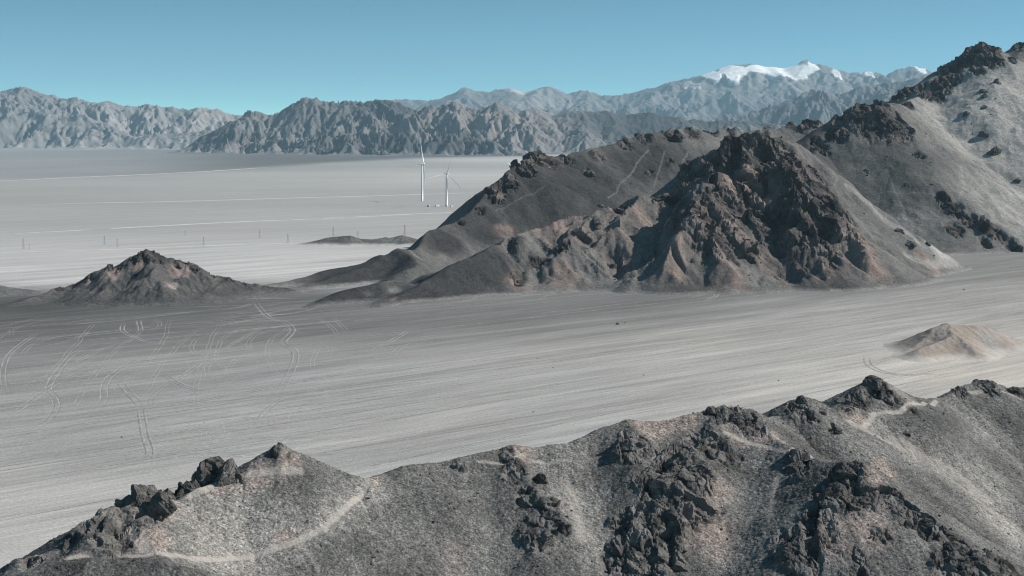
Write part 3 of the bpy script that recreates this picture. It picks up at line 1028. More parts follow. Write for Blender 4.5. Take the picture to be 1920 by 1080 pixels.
    pk = blobs(hf, X, Y, hf.Z, [(1180, 410, 70), (1120, 440, 60), (1240, 420, 60), (1080, 430, 50), (1250, 480, 70), (1180, 500, 60, .9), (1340, 440, 70), (1400, 360, 60), (1620, 460, 60), (1640, 490, 50), (1560, 500, 60, .8), (1350, 500, 70), (950, 440, 30), (1020, 430, 40),
                                (1740, 495, 35), (730, 560, 16, .9), (1450, 500, 60, .7), (980, 530, 40, .7), (1060, 520, 50, .8), (1500, 300, 50, .5), (1420, 256, 24, .9)])
    pk = sstep(.12, .8, pk * (1 + .8 * fbm2(X / 18, Y / 18, 4, 231)))
    pk = pk * np.clip(.75 + tot2 / 9, .15, 1.3)              # stained ribs, sand-filled gullies between
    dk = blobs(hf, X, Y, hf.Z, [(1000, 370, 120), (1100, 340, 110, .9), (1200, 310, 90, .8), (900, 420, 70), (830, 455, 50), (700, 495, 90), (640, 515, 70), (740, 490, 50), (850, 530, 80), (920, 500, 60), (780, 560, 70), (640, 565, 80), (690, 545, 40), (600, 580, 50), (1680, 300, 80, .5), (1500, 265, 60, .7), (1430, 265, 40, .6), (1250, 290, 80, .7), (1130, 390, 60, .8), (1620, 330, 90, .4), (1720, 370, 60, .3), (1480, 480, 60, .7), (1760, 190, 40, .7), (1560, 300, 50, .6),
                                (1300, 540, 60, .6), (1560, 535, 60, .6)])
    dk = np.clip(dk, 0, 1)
    pale = blobs(hf, X, Y, hf.Z, [(1905, 220, 200), (1940, 400, 150, .7), (1690, 420, 34, .45), (1765, 474, 44, .9), (830, 482, 16, .3), (690, 552, 12, .25), (640, 541, 12, .3), (740, 545, 14, .5), (1355, 285, 60, .45)])
    pale = sstep(.02, .9, pale)
    tone = fbm2(X / 90, Y / 90, 5, 240)
    base = mixc(np.array((.112, .110, .108)), np.array((.150, .146, .141)), sstep(-.4, .5, tone))
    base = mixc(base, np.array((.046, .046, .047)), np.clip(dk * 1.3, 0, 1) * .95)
    base = mixc(base, np.array((.34, .328, .314)), pale * .85)
    streak = fbm2(X / 9, Y / 50, 4, 245)
    base = base * (1 + .14 * streak)[..., None]
    rtone = fbm2(X / 22, Y / 22, 4, 246)
    rc = mixc(np.array((.040, .037, .036)), np.array((.150, .129, .118)), sstep(-.3, .5, rtone))
    col = mixc(base, np.array((.215, .165, .147)), pk * .9 * (1 - .4 * rock))
    col = mixc(col, mixc(rc, np.array((.29, .232, .21)), pk * .75), rock)
    col = foot_blend(col, X, Y, hf.Z, 3.5)
    tr = paths(hf, X, Y, [([(1216, 282), (1195, 305), (1180, 330), (1160, 350), (1140, 372)], 1.5, .4), ([(1246, 285), (1240, 305), (1226, 350)], 1.5, .4), ([(1290, 285), (1280, 305), (1268, 335)], 1.6, .45),
                          ([(1662, 318), (1675, 350), (1690, 385), (1696, 405)], 1.6, .4), ([(1560, 360), (1650, 362), (1760, 368)], 1.3, .3), ([(1590, 350), (1640, 395), (1690, 430), (1730, 462)], 7, .8),
                          ([(1800, 310), (1808, 350), (1800, 372)], 2.4, .5), ([(1880, 250), (1895, 320)], 4, .6), ([(1840, 310), (1880, 370), (1918, 420)], 2.4, .6), ([(1825, 330), (1870, 390), (1910, 440)], 2.4, .5),
                          ([(768, 470), (792, 488)], 2.5, .6), ([(1700, 480), (1740, 496), (1790, 492)], 8, .8), ([(1690, 400), (1720, 412)], 2, .5),
                          ([(930, 395), (980, 370), (1020, 350)], 1.5, .2)])
    col = mixc(col, np.array((.26, .25, .238)), np.clip(tr, 0, 1) * (1 - rock))
    # displace
    nx, ny, nz = hf.normals()
    disp = .4 * fbm2(X / 6, Y / 6, 3, 250) * up
    V = np.stack([X + nx * disp, Y + ny * disp, hf.Z + nz * disp], -1).astype(np.float32)
    sel = rock > .03
    x, y, z = X[sel], Y[sel], hf.Z[sel]
    c = crag(x, y, z, 42, 260, 1.5) * 11.0 + crag(x, y, z, 14, 270) * 1.7 + 3 * (.5 - 2.2 * np.abs(perlin3(x / 36, y / 36, z / 60, 277))) - 1
    c = c * rock[sel]
    V[sel, 0] += nx[sel] * c
    V[sel, 1] += ny[sel] * c
    V[sel, 2] += nz[sel] * c * .9
    hf.col = col
    hf_mesh('rocky_mountain', hf, V, col, M_mid, keep=(V[..., 2] > -1.0), rock=rock)
    return hf


HF_MOUNT = build_mountain()


def build_hill(name, rid, box, dx, seed, blr, blp, tone0, tone1, rk=1.0, er=(24, 2.5), warp=10, blpale=(), trails=(), foot=16.0, mat=None):
    hf = HF(*box, dx)
    X, Y = hf.X, hf.Y
    wx = X + warp * fbm2(X / (warp * 5), Y / (warp * 5), 4, seed)
    wy = Y + warp * fbm2(X / (warp * 5), Y / (warp * 5), 4, seed + 1)
    H = roof(wx, wy, [([P(*p) for p in pts], *s) for pts, *s in rid], 4.0, 2.0)
    H = smax(H, np.full_like(H, -.8), foot)
    up = sstep(1, 12, H)
    Hc, tot = erode(X, Y, H, dx, er[0], 4, er[1], seed + 2, .5, .55, 1.9)
    hf.Z = (H + tot * up + up * 1.2 * rk * fbm2(X / 14, Y / 14, 4, seed + 4)).astype(np.float32)
    rock = sstep(.2, .6, blobs(hf, X, Y, hf.Z, blr) * (1 + .9 * fbm2(X / 14, Y / 14, 4, seed + 5)))
    pk = sstep(.1, .8, blobs(hf, X, Y, hf.Z, blp) * (1 + .8 * fbm2(X / 12, Y / 12, 4, seed + 6)))
    col = mixc(tone0, tone1, sstep(-.4, .5, fbm2(X / 40, Y / 40, 4, seed + 7)))
    col = mixc(col, PINK * .95, pk * .8)
    if blpale:
        pl = sstep(.1, .8, blobs(hf, X, Y, hf.Z, blpale))
        col = mixc(col, np.array((.30, .285, .27)), pl * .85)
    col = mixc(col, mixc((.042, .040, .040), (.09, .078, .074), sstep(-.3, .4, fbm2(X / 9, Y / 9, 3, seed + 8))), rock * (1 - .4 * pk))
    col = foot_blend(col, X, Y, hf.Z, 4.0)
    if trails:
        col = mixc(col, np.array((.32, .30, .285)), np.clip(paths(hf, X, Y, trails), 0, 1))
    nx, ny, nz = hf.normals()
    V = np.stack([X, Y, hf.Z], -1).astype(np.float32)
    sel = rock > .03
    if sel.any():
        c = (crag(X[sel], Y[sel], hf.Z[sel], 9 * rk, seed + 9) * 2.4 * rk) * rock[sel]
        V[sel, 0] += nx[sel] * c
        V[sel, 1] += ny[sel] * c
        V[sel, 2] += nz[sel] * c
    hf_mesh(name, hf, V, col, mat or M_mid, keep=(V[..., 2] > -.7), rock=rock)
    return hf


HF_LEFT = build_hill('lone_dark_hill', [
    ([(15, 578, 1335), (40, 569, 1350), (70, 560, 1372), (100, 542, 1392), (130, 535, 1400), (165, 520, 1408), (190, 506, 1412), (207, 500, 1414), (225, 503, 1418), (250, 481, 1425), (262, 472, 1428), (275, 471, 1430), (300, 479, 1432),
      (340, 487, 1436), (365, 501, 1438), (400, 512, 1440), (430, 521, 1442), (460, 529, 1444), (500, 538, 1448), (540, 546, 1450)], .62),
    ([(207, 500, 1414), (200, 525, 1380), (185, 550, 1355)], .6),
    ([(268, 472, 1429), (285, 505, 1392), (275, 530, 1370), (240, 552, 1350)], .6),
    ([(350, 494, 1437), (335, 525, 1400), (310, 550, 1362)], .6),
    ([(430, 521, 1442), (400, 540, 1405), (380, 560, 1372)], .5)],
    (-580, -190, 1300, 1560), 1.3, 300,
    [(270, 480, 22), (250, 488, 16), (300, 484, 16), (340, 492, 14), (365, 504, 10), (225, 505, 12, .8), (205, 503, 12, .9), (170, 521, 8, .8), (110, 542, 8, .7), (400, 517, 9, .9), (430, 525, 8, .8), (460, 532, 6, .8), (135, 538, 6, .8)],
    [(210, 515, 22), (340, 505, 24, .9), (260, 500, 18, .7), (260, 530, 14, .9), (320, 535, 14, .8), (170, 530, 12, .6), (400, 520, 12, .6)],
    np.array((.066, .066, .067)), np.array((.105, .101, .099)), blpale=[(325, 537, 9), (255, 530, 7)])
build_hill('low_far_mounds', [
    ([(582, 459, 2082), (600, 453, 2090), (615, 446, 2096), (640, 443, 2100), (655, 442, 2100), (675, 449, 2098), (700, 451, 2096), (722, 445, 2098), (735, 450, 2098), (745, 443, 2100), (755, 441, 2100), (768, 447, 2096), (785, 454, 2090), (800, 457, 2086)], .42)],
    (-320, -100, 2020, 2180), 1.3, 330, [], [], np.array((.10, .098, .096)), np.array((.16, .155, .15)), rk=.5, er=(12, 1.2), warp=5)
build_hill('dark_hill_edge', [
    ([(-90, 525, 1450), (-30, 531, 1450), (0, 538, 1450), (30, 546, 1450), (60, 552, 1440)], .4)],
    (-620, -420, 1390, 1530), 1.6, 350, [], [], np.array((.11, .11, .11)), np.array((.15, .148, .146)), rk=.5, er=(14, 1.0), warp=5)
HF_SAND = build_hill('sand_mound', [
    ([(1700, 662, 1040), (1735, 634, 1058), (1758, 613, 1070), (1775, 608, 1074), (1810, 610, 1080), (1840, 611, 1084), (1870, 624, 1082), (1895, 640, 1075)], .5),
    ([(1775, 608, 1074), (1790, 629, 1052), (1762, 640, 1040), (1720, 656, 1022)], .5, .56),
    ([(1790, 629, 1052), (1815, 645, 1038), (1835, 662, 1022)], .5)],
    (255, 425, 970, 1150), .8, 370, [], [(1760, 640, 40, .35)], np.array((.255, .215, .188)), np.array((.33, .288, .256)), rk=.35, er=(10, .5), warp=2.5, foot=7.0, mat=M_sand,
    blpale=[(1860, 650, 25), (1850, 630, 18, .8)], trails=[([(1762, 612), (1788, 630), (1830, 660)], 1.2, .7), ([(1788, 630), (1740, 650)], 1.0, .5)])
# ------------------------------------------------------------------ near ridge under the camera
def build_fore():
    hf = HF(-125, 200, 205, 480, .24)
    X, Y = hf.X, hf.Y
    wx = X + 1.8 * fbm2(X / 22, Y / 22, 4, 401)
    wy = Y + 1.8 * fbm2(X / 22, Y / 22, 4, 402)

    def Rg(pts, *s):
        return ([P(*p) for p in pts],) + s
    C0 = [(-160, 1150, 228), (-60, 1120, 235), (0, 1080, 240), (40, 1050, 244), (100, 1034, 248), (130, 1012, 251), (165, 985, 254), (205, 962, 257), (240, 953, 260), (300, 934, 268), (340, 938, 271), (370, 918, 275), (430, 894, 282), (470, 882, 286), (492, 862, 288), (512, 846, 289), (532, 839, 290), (552, 848, 291),
          (575, 864, 291), (620, 878, 291), (690, 898, 290), (730, 888, 293), (760, 876, 296), (800, 870, 299), (850, 864, 303), (900, 850, 307), (960, 840, 312), (1000, 838, 314), (1060, 831, 316), (1100, 818, 319), (1140, 800, 322), (1180, 792, 325), (1250, 789, 328), (1310, 774, 332),
          (1340, 764, 333), (1375, 760, 335), (1400, 770, 336), (1440, 784, 340), (1466, 778, 346), (1484, 756, 350), (1502, 744, 352), (1520, 748, 356), (1536, 764, 358), (1560, 770, 366), (1590, 742, 376), (1616, 722, 382), (1640, 709, 386), (1660, 716, 390), (1690, 739, 396), (1730, 748, 403), (1765, 747, 410), (1790, 732, 416), (1825, 720, 421), (1850, 716, 424), (1880, 722, 428), (1920, 726, 430),
          (2050, 742, 440), (2200, 760, 450)]
    rid = [Rg(C0, .58),
           Rg([(1400, 777, 336), (1440, 812, 325), (1500, 852, 312), (1560, 870, 304), (1610, 870, 298), (1660, 917, 292), (1710, 957, 287), (1760, 982, 284), (1810, 1012, 281), (1870, 1047, 278), (1940, 1087, 275), (2050, 1150, 270)], .62, .52),
           Rg([(1350, 769, 334), (1330, 802, 324), (1290, 850, 311), (1260, 900, 301), (1230, 960, 292), (1190, 1020, 284), (1150, 1090, 275)], .62, .53),
           Rg([(1600, 870, 299), (1575, 915, 291), (1535, 970, 283), (1480, 1030, 275), (1440, 1090, 268)], .66, .52),
           Rg([(1590, 772, 373), (1640, 802, 371), (1700, 852, 368), (1800, 917, 373), (1900, 967, 374)], .56),
           Rg([(1850, 720, 424), (1880, 800, 408), (1930, 880, 400)], .55),
           Rg([(205, 962, 257), (185, 1000, 250), (130, 1040, 243), (60, 1085, 236)], .7),
           Rg([(240, 955, 260), (262, 975, 256), (275, 1010, 251), (290, 1040, 247), (330, 1085, 240)], .55),
           Rg([(60, 1075, 236), (170, 1047, 239), (260, 1047, 240), (330, 1060, 239), (390, 1100, 236)], .55),
           Rg([(530, 866, 290), (470, 900, 283), (420, 935, 277)], .5),
           Rg([(960, 840, 312), (985, 885, 302), (1010, 930, 294), (1020, 985, 286), (1010, 1030, 279)], .58),
           Rg([(1180, 792, 325), (1190, 830, 315), (1195, 870, 307)], .6),
           ]
    H = roof(wx, wy, rid, 3.0, .9)
    hf.Z = H
    Hc, tot = erode(X, Y, H, hf.dx, 13, 3, .9, 405, .6, .55, 1.9)
    H = H + tot * .35 + .28 * fbm2(X / 9, Y / 9, 4, 410)
    H = np.maximum(H, -1.5)
    hf.Z = H.astype(np.float32)
    bl = [(275, 922, 40), (380, 900, 50), (210, 1000, 70), (160, 1000, 40), (270, 970, 26, .9), (60, 1050, 22, .8), (305, 1052, 20, .8), (140, 1015, 28), (520, 846, 20, .7), (548, 856, 14, .6),
          (945, 855, 24, .8), (960, 885, 30), (1010, 900, 22), (990, 935, 26), (1030, 955, 24), (1000, 1000, 42), (1048, 990, 24), (1190, 835, 44), (1160, 850, 24, .7),
          (1270, 860, 50), (1240, 910, 60), (1300, 900, 50, .9), (1260, 960, 60), (1200, 990, 60), (1230, 1040, 70), (1170, 1050, 50), (1330, 830, 44), (1345, 775, 26), (1390, 785, 40), (1420, 800, 28), (1320, 960, 50, .6), (1360, 860, 36, .7),
          (1500, 760, 26), (1480, 785, 20, .8), (1640, 722, 34), (1610, 748, 30), (1590, 765, 22), (1670, 745, 24, .8), (1495, 872, 34), (1560, 880, 24), (1850, 724, 26), (1800, 736, 18), (1905, 734, 24),
          (1590, 885, 40), (1570, 930, 55), (1540, 980, 50), (1490, 1035, 60), (1620, 930, 40, .8), (1670, 935, 30), (1700, 965, 34), (1740, 985, 36), (1790, 1015, 40), (1830, 1050, 60), (1880, 1065, 40), (1780, 1060, 50, .8), (1600, 1060, 60, .55), (1650, 1000, 40, .5),
          (1710, 770, 14, .8), (1700, 815, 10, .8), (1540, 770, 14, .8), (640, 1000, 10, .6), (870, 880, 10, .8), (855, 870, 12), (1560, 800, 20, .8), (1520, 780, 20, .9)]
    rock = blobs(hf, X, Y, hf.Z, bl)
    rock = sstep(.18, .8, rock * (1 + .8 * fbm2(X / 5, Y / 5, 4, 420)))
    pk = blobs(hf, X, Y, hf.Z, [(1220, 795, 40), (1280, 790, 40, .8), (1380, 810, 40, .6), (1440, 820, 40, .7), (1600, 790, 30), (1620, 980, 60, .8), (1560, 1000, 60, .7), (1330, 1000, 70, .7), (1340, 920, 50, .6), (540, 870, 30, .9), (480, 895, 40, .9), (410, 905, 30), (300, 950, 40), (290, 1010, 40, .9),
                                (540, 1010, 24), (270, 960, 24), (700, 900, 20, .6), (1640, 900, 30, .8), (1660, 880, 30, .8), (980, 850, 40, .6), (850, 1060, 60, .4)])
    pk = sstep(.1, .8, pk * (1 + .7 * fbm2(X / 6, Y / 6, 4, 421)))
    pale = blobs(hf, X, Y, hf.Z, [(450, 1000, 120), (350, 960, 60, .8), (620, 960, 50, .8), (500, 950, 60, .6), (690, 920, 40), (1850, 930, 70, .8), (1700, 850, 50, .8), (1780, 880, 60, .9), (1640, 800, 40, .7), (1880, 980, 60), (1850, 820, 50, .5), (1100, 940, 60, .5), (1120, 1020, 50, .5), (1060, 850, 60, .6), (1700, 745, 30, .7), (1360, 1040, 50, .4)])
    pale = np.clip(pale, 0, 1)
    tone = fbm2(X / 16, Y / 16, 5, 430)
    base = mixc(np.array((.092, .0905, .089)), np.array((.168, .164, .159)), sstep(-.45, .45, tone))
    base = mixc(base, np.array((.30, .284, .266)), pale * .8)
    dk = blobs(hf, X, Y, hf.Z, [(130, 1065, 80), (250, 1065, 50), (1500, 840, 60, .6), (1750, 800, 70, .5), (950, 900, 60, .4), (800, 900, 60, .4), (580, 910, 60, .5), (1480, 920, 60, .4)])
    base = mixc(base, np.array((.07, .07, .07)), np.clip(dk, 0, 1) * .8)
    # loose stones: each with its own shade and height
    f1, f2, idv = worley2(X / .85 + .3 * perlin2(X, Y, 5), Y / .85, 440)
    g1, g2, idw = worley2(X / .42, Y / .42, 441)
    stone = np.clip(1 - f1 * 1.5, 0, 1) * (idv > .25)
    stone2 = np.clip(1 - g1 * 1.5, 0, 1) * (idw > .4)
    base = base * (1 + .3 * (idv - .5) * sstep(.75, .3, f1))[..., None]
    col = mixc(base, np.array((.30, .245, .222)) * (1 + .3 * (idv - .5))[..., None], pk * .7)
    base = base * (1 + .24 * fbm2(X / 1.6, Y / 13, 4, 433))[..., None]      # rain-wash streaks down the slope
    rtone = fbm2(X / 4, Y / 4, 4, 431)
    rc = mixc((.055, .053, .052), (.19, .18, .172), sstep(-.4, .5, rtone))
    dust = sstep(.0, .45, fbm2(X / 2.6, Y / 3.4, 4, 434)) * .45               # gravel lodged on the rock
    col = mixc(col, rc, rock * (1 - .35 * pk) * (1 - dust))
    tr = paths(hf, X, Y, [([(690, 898), (690, 912), (670, 935), (645, 958), (610, 990), (560, 1015), (500, 1034), (440, 1046), (390, 1050), (340, 1044), (310, 1040)], .95, .85), ([(205, 962), (232, 985), (255, 1010), (275, 1030)], 1.8, .7), ([(130, 1048), (190, 1040), (260, 1044), (320, 1046)], 1.0, .7),
                          ([(310, 935), (350, 930), (400, 910), (440, 895), (490, 886), (560, 884)], 1.6, .7), ([(560, 1015), (590, 1050), (600, 1075)], .8, .4), ([(1362, 812), (1400, 828), (1440, 838), (1480, 848), (1520, 856)], .9, .8), ([(1440, 810), (1470, 830)], 1.2, .6),
                          ([(1590, 790), (1640, 776), (1690, 772), (1730, 760), (1755, 752)], 1.0, .8), ([(1600, 795), (1680, 830), (1760, 875), (1840, 930)], 3.5, .55), ([(1660, 925), (1690, 950), (1715, 968), (1750, 992), (1790, 1010)], .9, .7), ([(1460, 895), (1450, 930), (1445, 970)], 1.0, .5),
                          ([(900, 866), (950, 866), (985, 852)], .7, .6), ([(1000, 865), (1040, 868), (1070, 862)], .7, .4), ([(1790, 742), (1850, 734), (1915, 748)], 1.0, .6), ([(985, 1022), (1000, 1024), (1015, 1018)], .5, .8), ([(1060, 900), (1080, 950), (1090, 1010)], 2.0, .35), ([(1030, 960), (1075, 900), (1040, 870)], .0001, 0)])
    col = mixc(col, np.array((.37, .34, .315)), np.clip(tr, 0, 1) * (1 - rock * .8))
    nx, ny, nz = hf.normals()
    flatp = 1 - np.clip(tr, 0, 1) * .8
    disp = (.17 * stone * (idv + .3) + .09 * stone2 + .12 * fbm2(X / 1.6, Y / 1.6, 3, 450)) * flatp
    V = np.stack([X + nx * disp, Y + ny * disp, hf.Z + nz * disp], -1).astype(np.float32)
    sel = rock > .03
    x, y, z = X[sel], Y[sel], hf.Z[sel]
    c = crag(x, y, z, 10.0, 460, 1.0) * 2.0 + crag(x, y, z, 3.0, 470) * .22 - .1
    c = c * rock[sel]
    V[sel, 0] += nx[sel] * c
    V[sel, 1] += ny[sel] * c
    V[sel, 2] += nz[sel] * c
    # keep what the crest does not hide by more than its back slope
    keep = (V[..., 2] > 20)
    hf_mesh('near_ridge', hf, V, col, M_near, keep=keep, rock=rock, bare=np.maximum(rock, np.clip(tr * 1.15, 0, 1)))
    hf.rock, hf.trail, hf.col = rock, tr, col
    return hf


HF_FORE = build_fore()


# ------------------------------------------------------------------ gravel and blocks nobody could count
def stone_field(name, hf, n, smin, smax_, power, mat, seed, accept, shade):
    rs = np.random.RandomState(seed)
    x = rs.uniform(hf.xs[0] + 2, hf.xs[-1] - 2, n)
    y = rs.uniform(hf.ys[0] + 2, hf.ys[-1] - 2, n)
    i = ((x - hf.xs[0]) / hf.dx + .5).astype(int)
    j = ((y - hf.ys[0]) / hf.dx + .5).astype(int)
    k = accept(x, y, j, i, rs.rand(n))
    x, y, i, j = x[k], y[k], i[k], j[k]
    n = len(x)
    s = smin * (1 - rs.rand(n) * (1 - (smin / smax_) ** power)) ** (-1 / power)
    bm = bmesh.new()
    bmesh.ops.create_icosphere(bm, subdivisions=1, radius=1.0)
    B = np.array([v.co[:] for v in bm.verts])
    Fc = np.array([[v.index for v in f.verts] for f in bm.faces], np.int32)
    bm.free()
    V = B[None] * rs.uniform(.6, 1.25, (n, len(B), 1))
    V = V * (s[:, None] * .5)[:, None] * np.stack([rs.uniform(.8, 1.3, n), rs.uniform(.8, 1.3, n), rs.uniform(.55, 1.0, n)], -1)[:, None]
    a = rs.uniform(0, 6.28, n)
    ca, sa = np.cos(a)[:, None], np.sin(a)[:, None]
    V = np.stack([V[..., 0] * ca - V[..., 1] * sa, V[..., 0] * sa + V[..., 1] * ca, V[..., 2]], -1)
    V += np.stack([x, y, hf.Z[j, i] + s * .12], -1)[:, None]
    Fa = (Fc[None] + (np.arange(n) * len(B))[:, None, None]).reshape(-1, 3)
    c = np.repeat(shade(j, i, rs, n), len(B), axis=0)
    o = np_mesh(name, V.reshape(-1, 3), Fa.astype(np.int32), mat, c, smooth=False)
    return tag(o, kind='stuff')


def near_ok(x, y, j, i, r):
    z = HF_FORE.Z[j, i]
    d = np.stack([x, y * cp - (z - CAMZ) * sp, y * sp + (z - CAMZ) * cp], -1)      # only ground the near ridge shows to the front
    px, py = 960 + F * d[:, 0] / d[:, 1], 540 - F * d[:, 2] / d[:, 1]
    gy = np.gradient(HF_FORE.Z, HF_FORE.dx, axis=0)[j, i]
    return (z > 40) & (np.abs(px - 960) < 1040) & (py < 1130) & (gy > -.45) & (HF_FORE.trail[j, i] < .3) & (r > HF_FORE.rock[j, i] * .7)


stone_field('loose_stones', HF_FORE, 260000, .11, .8, 2.8, M_rock, 900, near_ok,
            lambda j, i, rs, n: HF_FORE.col[j, i] * rs.uniform(.55, 1.55, (n, 1)))


def far_ok(x, y, j, i, r):
    z = HF_MOUNT.Z[j, i]
    return (z > 4) & (np.abs(x / y) < .40) & (r < .5 + .5 * fbm2(x / 60, y / 60, 3, 77))


stone_field('scree_blocks', HF_MOUNT, 7000, .7, 3.5, 2.6, M_mid, 901, far_ok,
            lambda j, i, rs, n: HF_MOUNT.col[j, i] * rs.uniform(.4, 1.0, (n, 1)))
# ------------------------------------------------------------------ rocks that stand free of the slopes
def ico(sub):
    bm = bmesh.new()
    bmesh.ops.create_icosphere(bm, subdivisions=sub, radius=1.0)
    V = np.array([v.co[:] for v in bm.verts], np.float32)
    Fc = np.array([[v.index for v in f.verts] for f in bm.faces], np.int32)
    bm.free()
    return V, Fc


ICO = {s: ico(s) for s in (3, 4, 5, 6)}


def rock_lump(w, d, h, seed, sub):
    """broken block: a sphere cut by random planes, then cracked and roughened (metres)"""
    rs = np.random.RandomState(seed)
    V, Fc = ICO[sub]
    n = V
    r = np.full(len(V), 1.25, np.float32)
    for i in range(24):
        m = rs.normal(size=3)
        m[2] = m[2] * .8 + .1
        m /= np.linalg.norm(m)
        c = n @ m
        r = np.where(c > .05, np.minimum(r, rs.uniform(.68, 1.0) / np.maximum(c, .05)), r)
    S = np.array((w / 2, d / 2, h / 2))
    p = n * r[:, None] * S
    s = (w * d * h) ** (1 / 3)
    o = rs.uniform(-50, 50, 3)
    c = crag(p[:, 0] + o[0], p[:, 1] + o[1], p[:, 2] + o[2], s * .55, seed % 997) * s * .07
    c = c + crag(p[:, 0] + o[0], p[:, 1] + o[1], p[:, 2] + o[2], s * .16, seed % 991) * s * .011
    nn = p / S / S
    nn /= np.linalg.norm(nn, axis=1)[:, None] + 1e-9
    return p + nn * c[:, None], Fc


def rock_obj(name, loc, parts, seed, tone=1.0, pink=0.0):
    """parts: lumps (dx, dy, dz, w, d, h, turn, lean)"""
    Vs, Fs, off = [], [], 0
    for i, (dx, dy, dz, w, d, h, turn, lean) in enumerate(parts):
        px = max(w, h) / loc[1] * F
        p, Fc = rock_lump(w, d, h, seed * 31 + i, 6 if px > 70 else 5 if px > 22 else 4)
        M = np.array((Matrix.Rotation(turn, 3, 'Z') @ Matrix.Rotation(lean, 3, 'Y')))
        p = p @ M.T + np.array((dx, dy, dz))
        Vs.append(p)
        Fs.append(Fc + off)
        off += len(p)
    V = np.vstack(Vs)
    g = V + np.array(loc)
    s = max(.6, (V.max(0) - V.min(0)).max() * .18)
    t = sstep(-.35, .4, fbm3(g[:, 0] / s, g[:, 1] / s, g[:, 2] / s, 4, seed))
    col = mixc((.075, .073, .072), (.22, .208, .199), t) * tone
    if pink:
        col = mixc(col, (.25, .205, .188), pink * sstep(-.1, .4, fbm3(g[:, 0] / s + 9, g[:, 1] / s, g[:, 2] / s, 3, seed + 3)))
    o = np_mesh(name, V, np.vstack(Fs), M_rock, col, smooth=False)
    o.location = loc
    return o


def cluster(w, h, n, seed):
    rs = np.random.RandomState(seed)
    out = [(0, 0, -.1 * h, w * .85, w * .7, h * 1.25, rs.uniform(0, 6), rs.uniform(-.25, .25))]
    if n > 5:
        out[0] = (0, 0, -.25 * h, w * .62, w * .5, h * 1.3, rs.uniform(0, 6), rs.uniform(-.5, .5))
    for i in range(n - 1):
        k = rs.uniform(.30, .52) if n > 5 else rs.uniform(.34, .6)
        a = (i + .5) / max(1, n - 1) * 2 - 1
        out.append((a * w * .36 + rs.uniform(-.05, .05) * w, -rs.uniform(-.1, .3) * w, rs.uniform(-.5, -.1) * h, w * k, w * k * .9, h * rs.uniform(.6, 1.0), rs.uniform(0, 6), rs.uniform(-.4, .4)))
    return out


CREST = 'outcrops along the near ridge'
